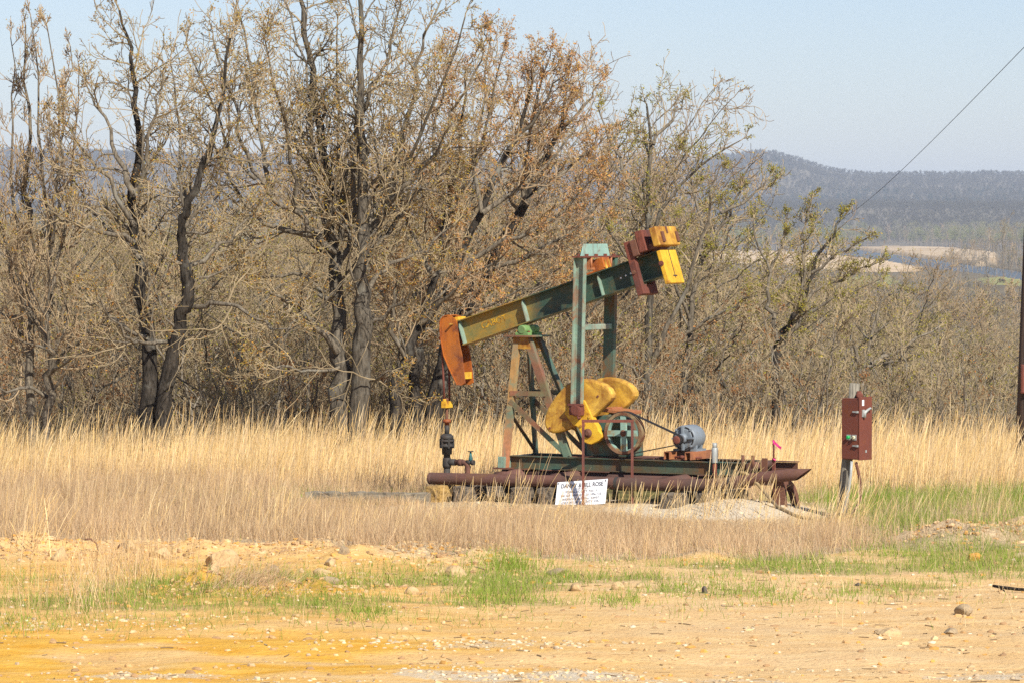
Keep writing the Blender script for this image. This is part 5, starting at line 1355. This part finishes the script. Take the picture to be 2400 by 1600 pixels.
s2b = blades(x, y, RNG.uniform(.12, .38, n), RNG.uniform(.004, .008, n), np.abs(RNG.normal(1.1, .5, n)), pal(TAN + GOLD, n, .3))      # matted thatch
x, y = sample(9000, 53, 64, lambda x, y: f_tan(x, y) * (1 - f_gravel(x, y)) * np.clip(4 * fbm(x / .8, y / .8, 73) - 2.2, 0, 1)); n = len(x)
s2c = blades(x, y, cap_h(x, y, RNG.uniform(.25, .7, n)), RNG.uniform(.005, .008, n), np.abs(RNG.normal(.2, .15, n)), pal(GOLD, n), lean_dir=.1, segs=4, plume=.6)
# thin dry stalks over the berm and the green strip, with bents lying flat
x, y = sample(9000, 42, 54, lambda x, y: .35 * sstep(43, 47, y) * (.2 + fbm(x / .5, y / .5, 69) ** 2 * 1.6)); n = len(x)
s3 = blades(x, y, RNG.uniform(.06, .22, n), RNG.uniform(.003, .006, n), np.abs(RNG.normal(.6, .5, n)), pal(TAN + GOLD, n))
x, y = sample(700, 41, 54, lambda x, y: .5 * np.ones(len(x))); n = len(x)
s4 = blades(x, y, RNG.uniform(.25, .6, n), RNG.uniform(.004, .006, n), np.abs(RNG.normal(.25, .2, n)), pal(GOLD, n))
lx = RNG.normal(-4.6, .35, 900); ly = RNG.normal(47.5, 2.6, 900)
s5 = blades(lx, ly, RNG.uniform(.15, .5, 900), RNG.uniform(.004, .007, 900), np.abs(RNG.normal(.2, .15, 900)), pal(TAN + GOLD, 900))
lx = RNG.normal(-2.95, .28, 700); ly = RNG.normal(45.3, .45, 700)
s6 = blades(lx, ly, RNG.uniform(.1, .4, 700), RNG.uniform(.004, .006, 700), np.abs(RNG.normal(.9, .5, 700)), pal(TAN, 700), lean_dir=.4)
grass('dry_grass', [s1, s2, s2b, s2c, s3, s4, s5, s6], 'short pinkish dry grass in front of the pumping unit')
# green shoots
x, y = sample(150000, 40, 64, lambda x, y: f_green(x, y) * .95); n = len(x)
s1 = blades(x, y, RNG.uniform(.03, .11, n) * (1 + .7 * fbm(x / .4, y / .4, 71)) * (1 + .7 * sstep(3.6, 5, x) * sstep(52, 56, y)), RNG.uniform(.005, .009, n), np.abs(RNG.normal(.3, .25, n)), pal(GREEN, n))
sets = [s1]
for px, py, r, hh, n in ((1195, 1330, .16, .34, 420), (1145, 1400, .26, .26, 520), (860, 1440, .16, .17, 260), (1700, 1370, .35, .15, 500), (1800, 1395, .28, .13, 350), (2085, 1300, .22, .16, 260), (2240, 1330, .35, .15, 420), (1440, 1410, .18, .17, 240), (1985, 1385, .16, .13, 200), (40, 1455, .3, .14, 400), (1580, 1385, .25, .13, 260), (700, 1360, .35, .12, 400), (300, 1365, .3, .13, 350)):
    c = on_plane(px, py); n = int(n * .8); lx = RNG.normal(c.x, r * 1.1, n); ly = RNG.normal(c.y, r * 2.2, n)
    sets.append(blades(lx, ly, RNG.uniform(.3, 1.0, n) ** 1.3 * hh * .85, RNG.uniform(.006, .010, n), np.abs(RNG.normal(.3, .18, n)), pal(GREEN[:3], n)))
grass('green_grass', sets, 'fresh green grass in patches along the dirt track')
# tall stalks with seed plumes, standing one by one before the machine
sets = []
for px, py, n, h0 in ((1700, 1205, 60, .75), (1640, 1215, 30, .6), (1770, 1215, 26, .65), (1480, 1215, 26, .5), (1560, 1220, 34, .5), (1330, 1215, 20, .6), (1200, 1200, 26, .5), (1120, 1205, 22, .5), (1240, 1190, 14, .8), (1055, 1210, 20, .5), (1980, 1225, 60, .55), (2000, 1235, 40, .6), (1930, 1240, 40, .5), (1860, 1240, 26, .45), (640, 1250, 30, .6), (80, 1300, 40, .7), (380, 1240, 26, .6), (1300, 1260, 30, .5), (1010, 1250, 30, .5)):
    c = on_plane(px, py); lx = RNG.normal(c.x, .16, n); ly = RNG.normal(c.y, .5, n)
    sets.append(blades(lx, ly, RNG.uniform(.5, 1.15, n) * h0, RNG.uniform(.006, .009, n), np.abs(RNG.normal(.25, .18, n)), pal(GOLD, n), segs=5, lean_dir=0.1, plume=.7))
grass('seed_stalks', sets, 'pale seed stalks standing tall in front of the pumping unit')

# ------------------------------------------------------------------ loose gravel and litter on the track (uncountable)
def pebbles(name, n, fn, smin, smax, palette, label, wide=1350):
    y = RNG.uniform(34.5, 62, n * 6); x = RNG.uniform(-wide, wide, n * 6) / F_PX * y
    k = np.flatnonzero(RNG.random(n * 6) < fn(x, y))[:n]; x, y = x[k], y[k]; m = len(x)
    ph = (1 + 5 ** .5) / 2
    base = np.array([(-1, ph, 0), (1, ph, 0), (-1, -ph, 0), (1, -ph, 0), (0, -1, ph), (0, 1, ph), (0, -1, -ph), (0, 1, -ph), (ph, 0, -1), (ph, 0, 1), (-ph, 0, -1), (-ph, 0, 1)], float) / 1.9
    fs = np.array([(0, 11, 5), (0, 5, 1), (0, 1, 7), (0, 7, 10), (0, 10, 11), (1, 5, 9), (5, 11, 4), (11, 10, 2), (10, 7, 6), (7, 1, 8), (3, 9, 4), (3, 4, 2), (3, 2, 6), (3, 6, 8), (3, 8, 9), (4, 9, 5), (2, 4, 11), (6, 2, 10), (8, 6, 7), (9, 8, 1)])
    s = RNG.uniform(smin, smax, (m, 1, 1)) * RNG.uniform(.6, 1.4, (m, 1, 3)) * np.array([1, 1, .6])
    V = base[None] * RNG.uniform(.75, 1.25, (m, 12, 1)) * s
    a = RNG.uniform(0, 6.28, m); c, sn = np.cos(a)[:, None], np.sin(a)[:, None]
    V = np.stack([V[:, :, 0] * c - V[:, :, 1] * sn, V[:, :, 0] * sn + V[:, :, 1] * c, V[:, :, 2]], -1)
    V += np.stack([x, y, height(x, y) + smin * .2], -1)[:, None, :]
    T = (fs[None] + np.arange(m)[:, None, None] * 12).reshape(-1, 3)
    o = mesh_np(name, V.reshape(-1, 3), tris=T, mats=[M['pebble']], attrs={'tint': np.repeat(pal(palette, m), 12, axis=0)})
    return tag(o, label, name, kind='stuff')
t = NT('pebble'); t.base(t.attr('tint', 0)); t.bsdf.inputs['Roughness'].default_value = .9; M['pebble'] = t.m
pebbles('gravel', 5500, lambda x, y: np.clip(.004 * (y < 48) + .9 * np.clip(np.exp(-((y - 36.9 + .05 * x) / .7) ** 2) * sstep(.42, .62, fbm(x / 1.5, y / .9, 51)) + .8 * np.exp(-((y - 39.6) / .6) ** 2) * np.exp(-((x + .2) / 1.3) ** 2) + .35 * np.exp(-((y - 42.0) / .8) ** 2) * sstep(-2.6, -3.6, x) + .8 * f_gravel(x, y), 0, 1), 0, 1),
        .008, .032, [(.52, .40, .24), (.46, .34, .19), (.56, .46, .31), (.54, .37, .18), (.38, .28, .17)], 'pale crushed gravel strewn on the dirt track and under the pumping unit')
pebbles('clods', 9000, lambda x, y: np.clip(.05 * (y < 50) + .9 * np.exp(-((y - 50.3 + .12 * x) / 1.3) ** 2) * sstep(.6, -.6, x) + .9 * np.exp(-((y - 53.2) / 1.2) ** 2) * sstep(4.6, 5.6, x) + .8 * np.exp(-((y - 45.5) / .9) ** 2) * np.exp(-((x + 3.0) / 1.3) ** 2), 0, 1),
        
        .008, .045, [(.50, .32, .14), (.42, .25, .10), (.56, .38, .19), (.34, .20, .09), (.52, .27, .06)], 'crumbled clods of tan soil along the dirt berm')
# twigs and straw lying on the dirt
n = 420; y = RNG.uniform(35, 52, n); x = RNG.uniform(-1300, 1300, n) / F_PX * y; k = (x > -1.5) | (RNG.random(n) < .35); x, y = x[k], y[k]; n = len(x)
a = RNG.uniform(-1.5, 1.5, n); l = RNG.uniform(.03, .16, n)
P = np.stack([np.stack([x + np.cos(a) * l * s + RNG.normal(0, .008, n), y + np.sin(a) * l * s, np.zeros(n)], 1) for s in (-.5, 0, .5)], 1)
P[:, :, 2] = height(P[:, :, 0].ravel(), P[:, :, 1].ravel()).reshape(n, 3) + .006
tv, tq = tubes(P, np.full((n, 3), .0045) * RNG.uniform(.6, 1.6, (n, 1)), 3)
straw = mesh_np('straw', tv, tq, mats=[twig_material('straw', (.20, .13, .07), (.48, .35, .19))])
tag(straw, 'dry twigs and straw littering the bare dirt', 'litter', kind='stuff')
# ------------------------------------------------------------------ the air over the valley
hb = MB().box((0, 5500, 90), (60000, 19000, 230)).build('haze', M['white'], None)
hm = bpy.data.materials.new('haze_air'); hm.use_nodes = True; nt = hm.node_tree
for x in list(nt.nodes):
    if x.type != 'OUTPUT_MATERIAL': nt.nodes.remove(x)
pv = nt.nodes.new('ShaderNodeVolumePrincipled'); pv.inputs['Color'].default_value = (.76, .86, 1.0, 1); pv.inputs['Density'].default_value = 9e-5; pv.inputs['Anisotropy'].default_value = 0.0
nt.links.new(pv.outputs[0], nt.nodes['Material Output'].inputs['Volume'])
hb.data.materials.clear(); hb.data.materials.append(hm); tag(hb, 'thin blue haze filling the valley out to the hills', 'haze', kind='stuff')
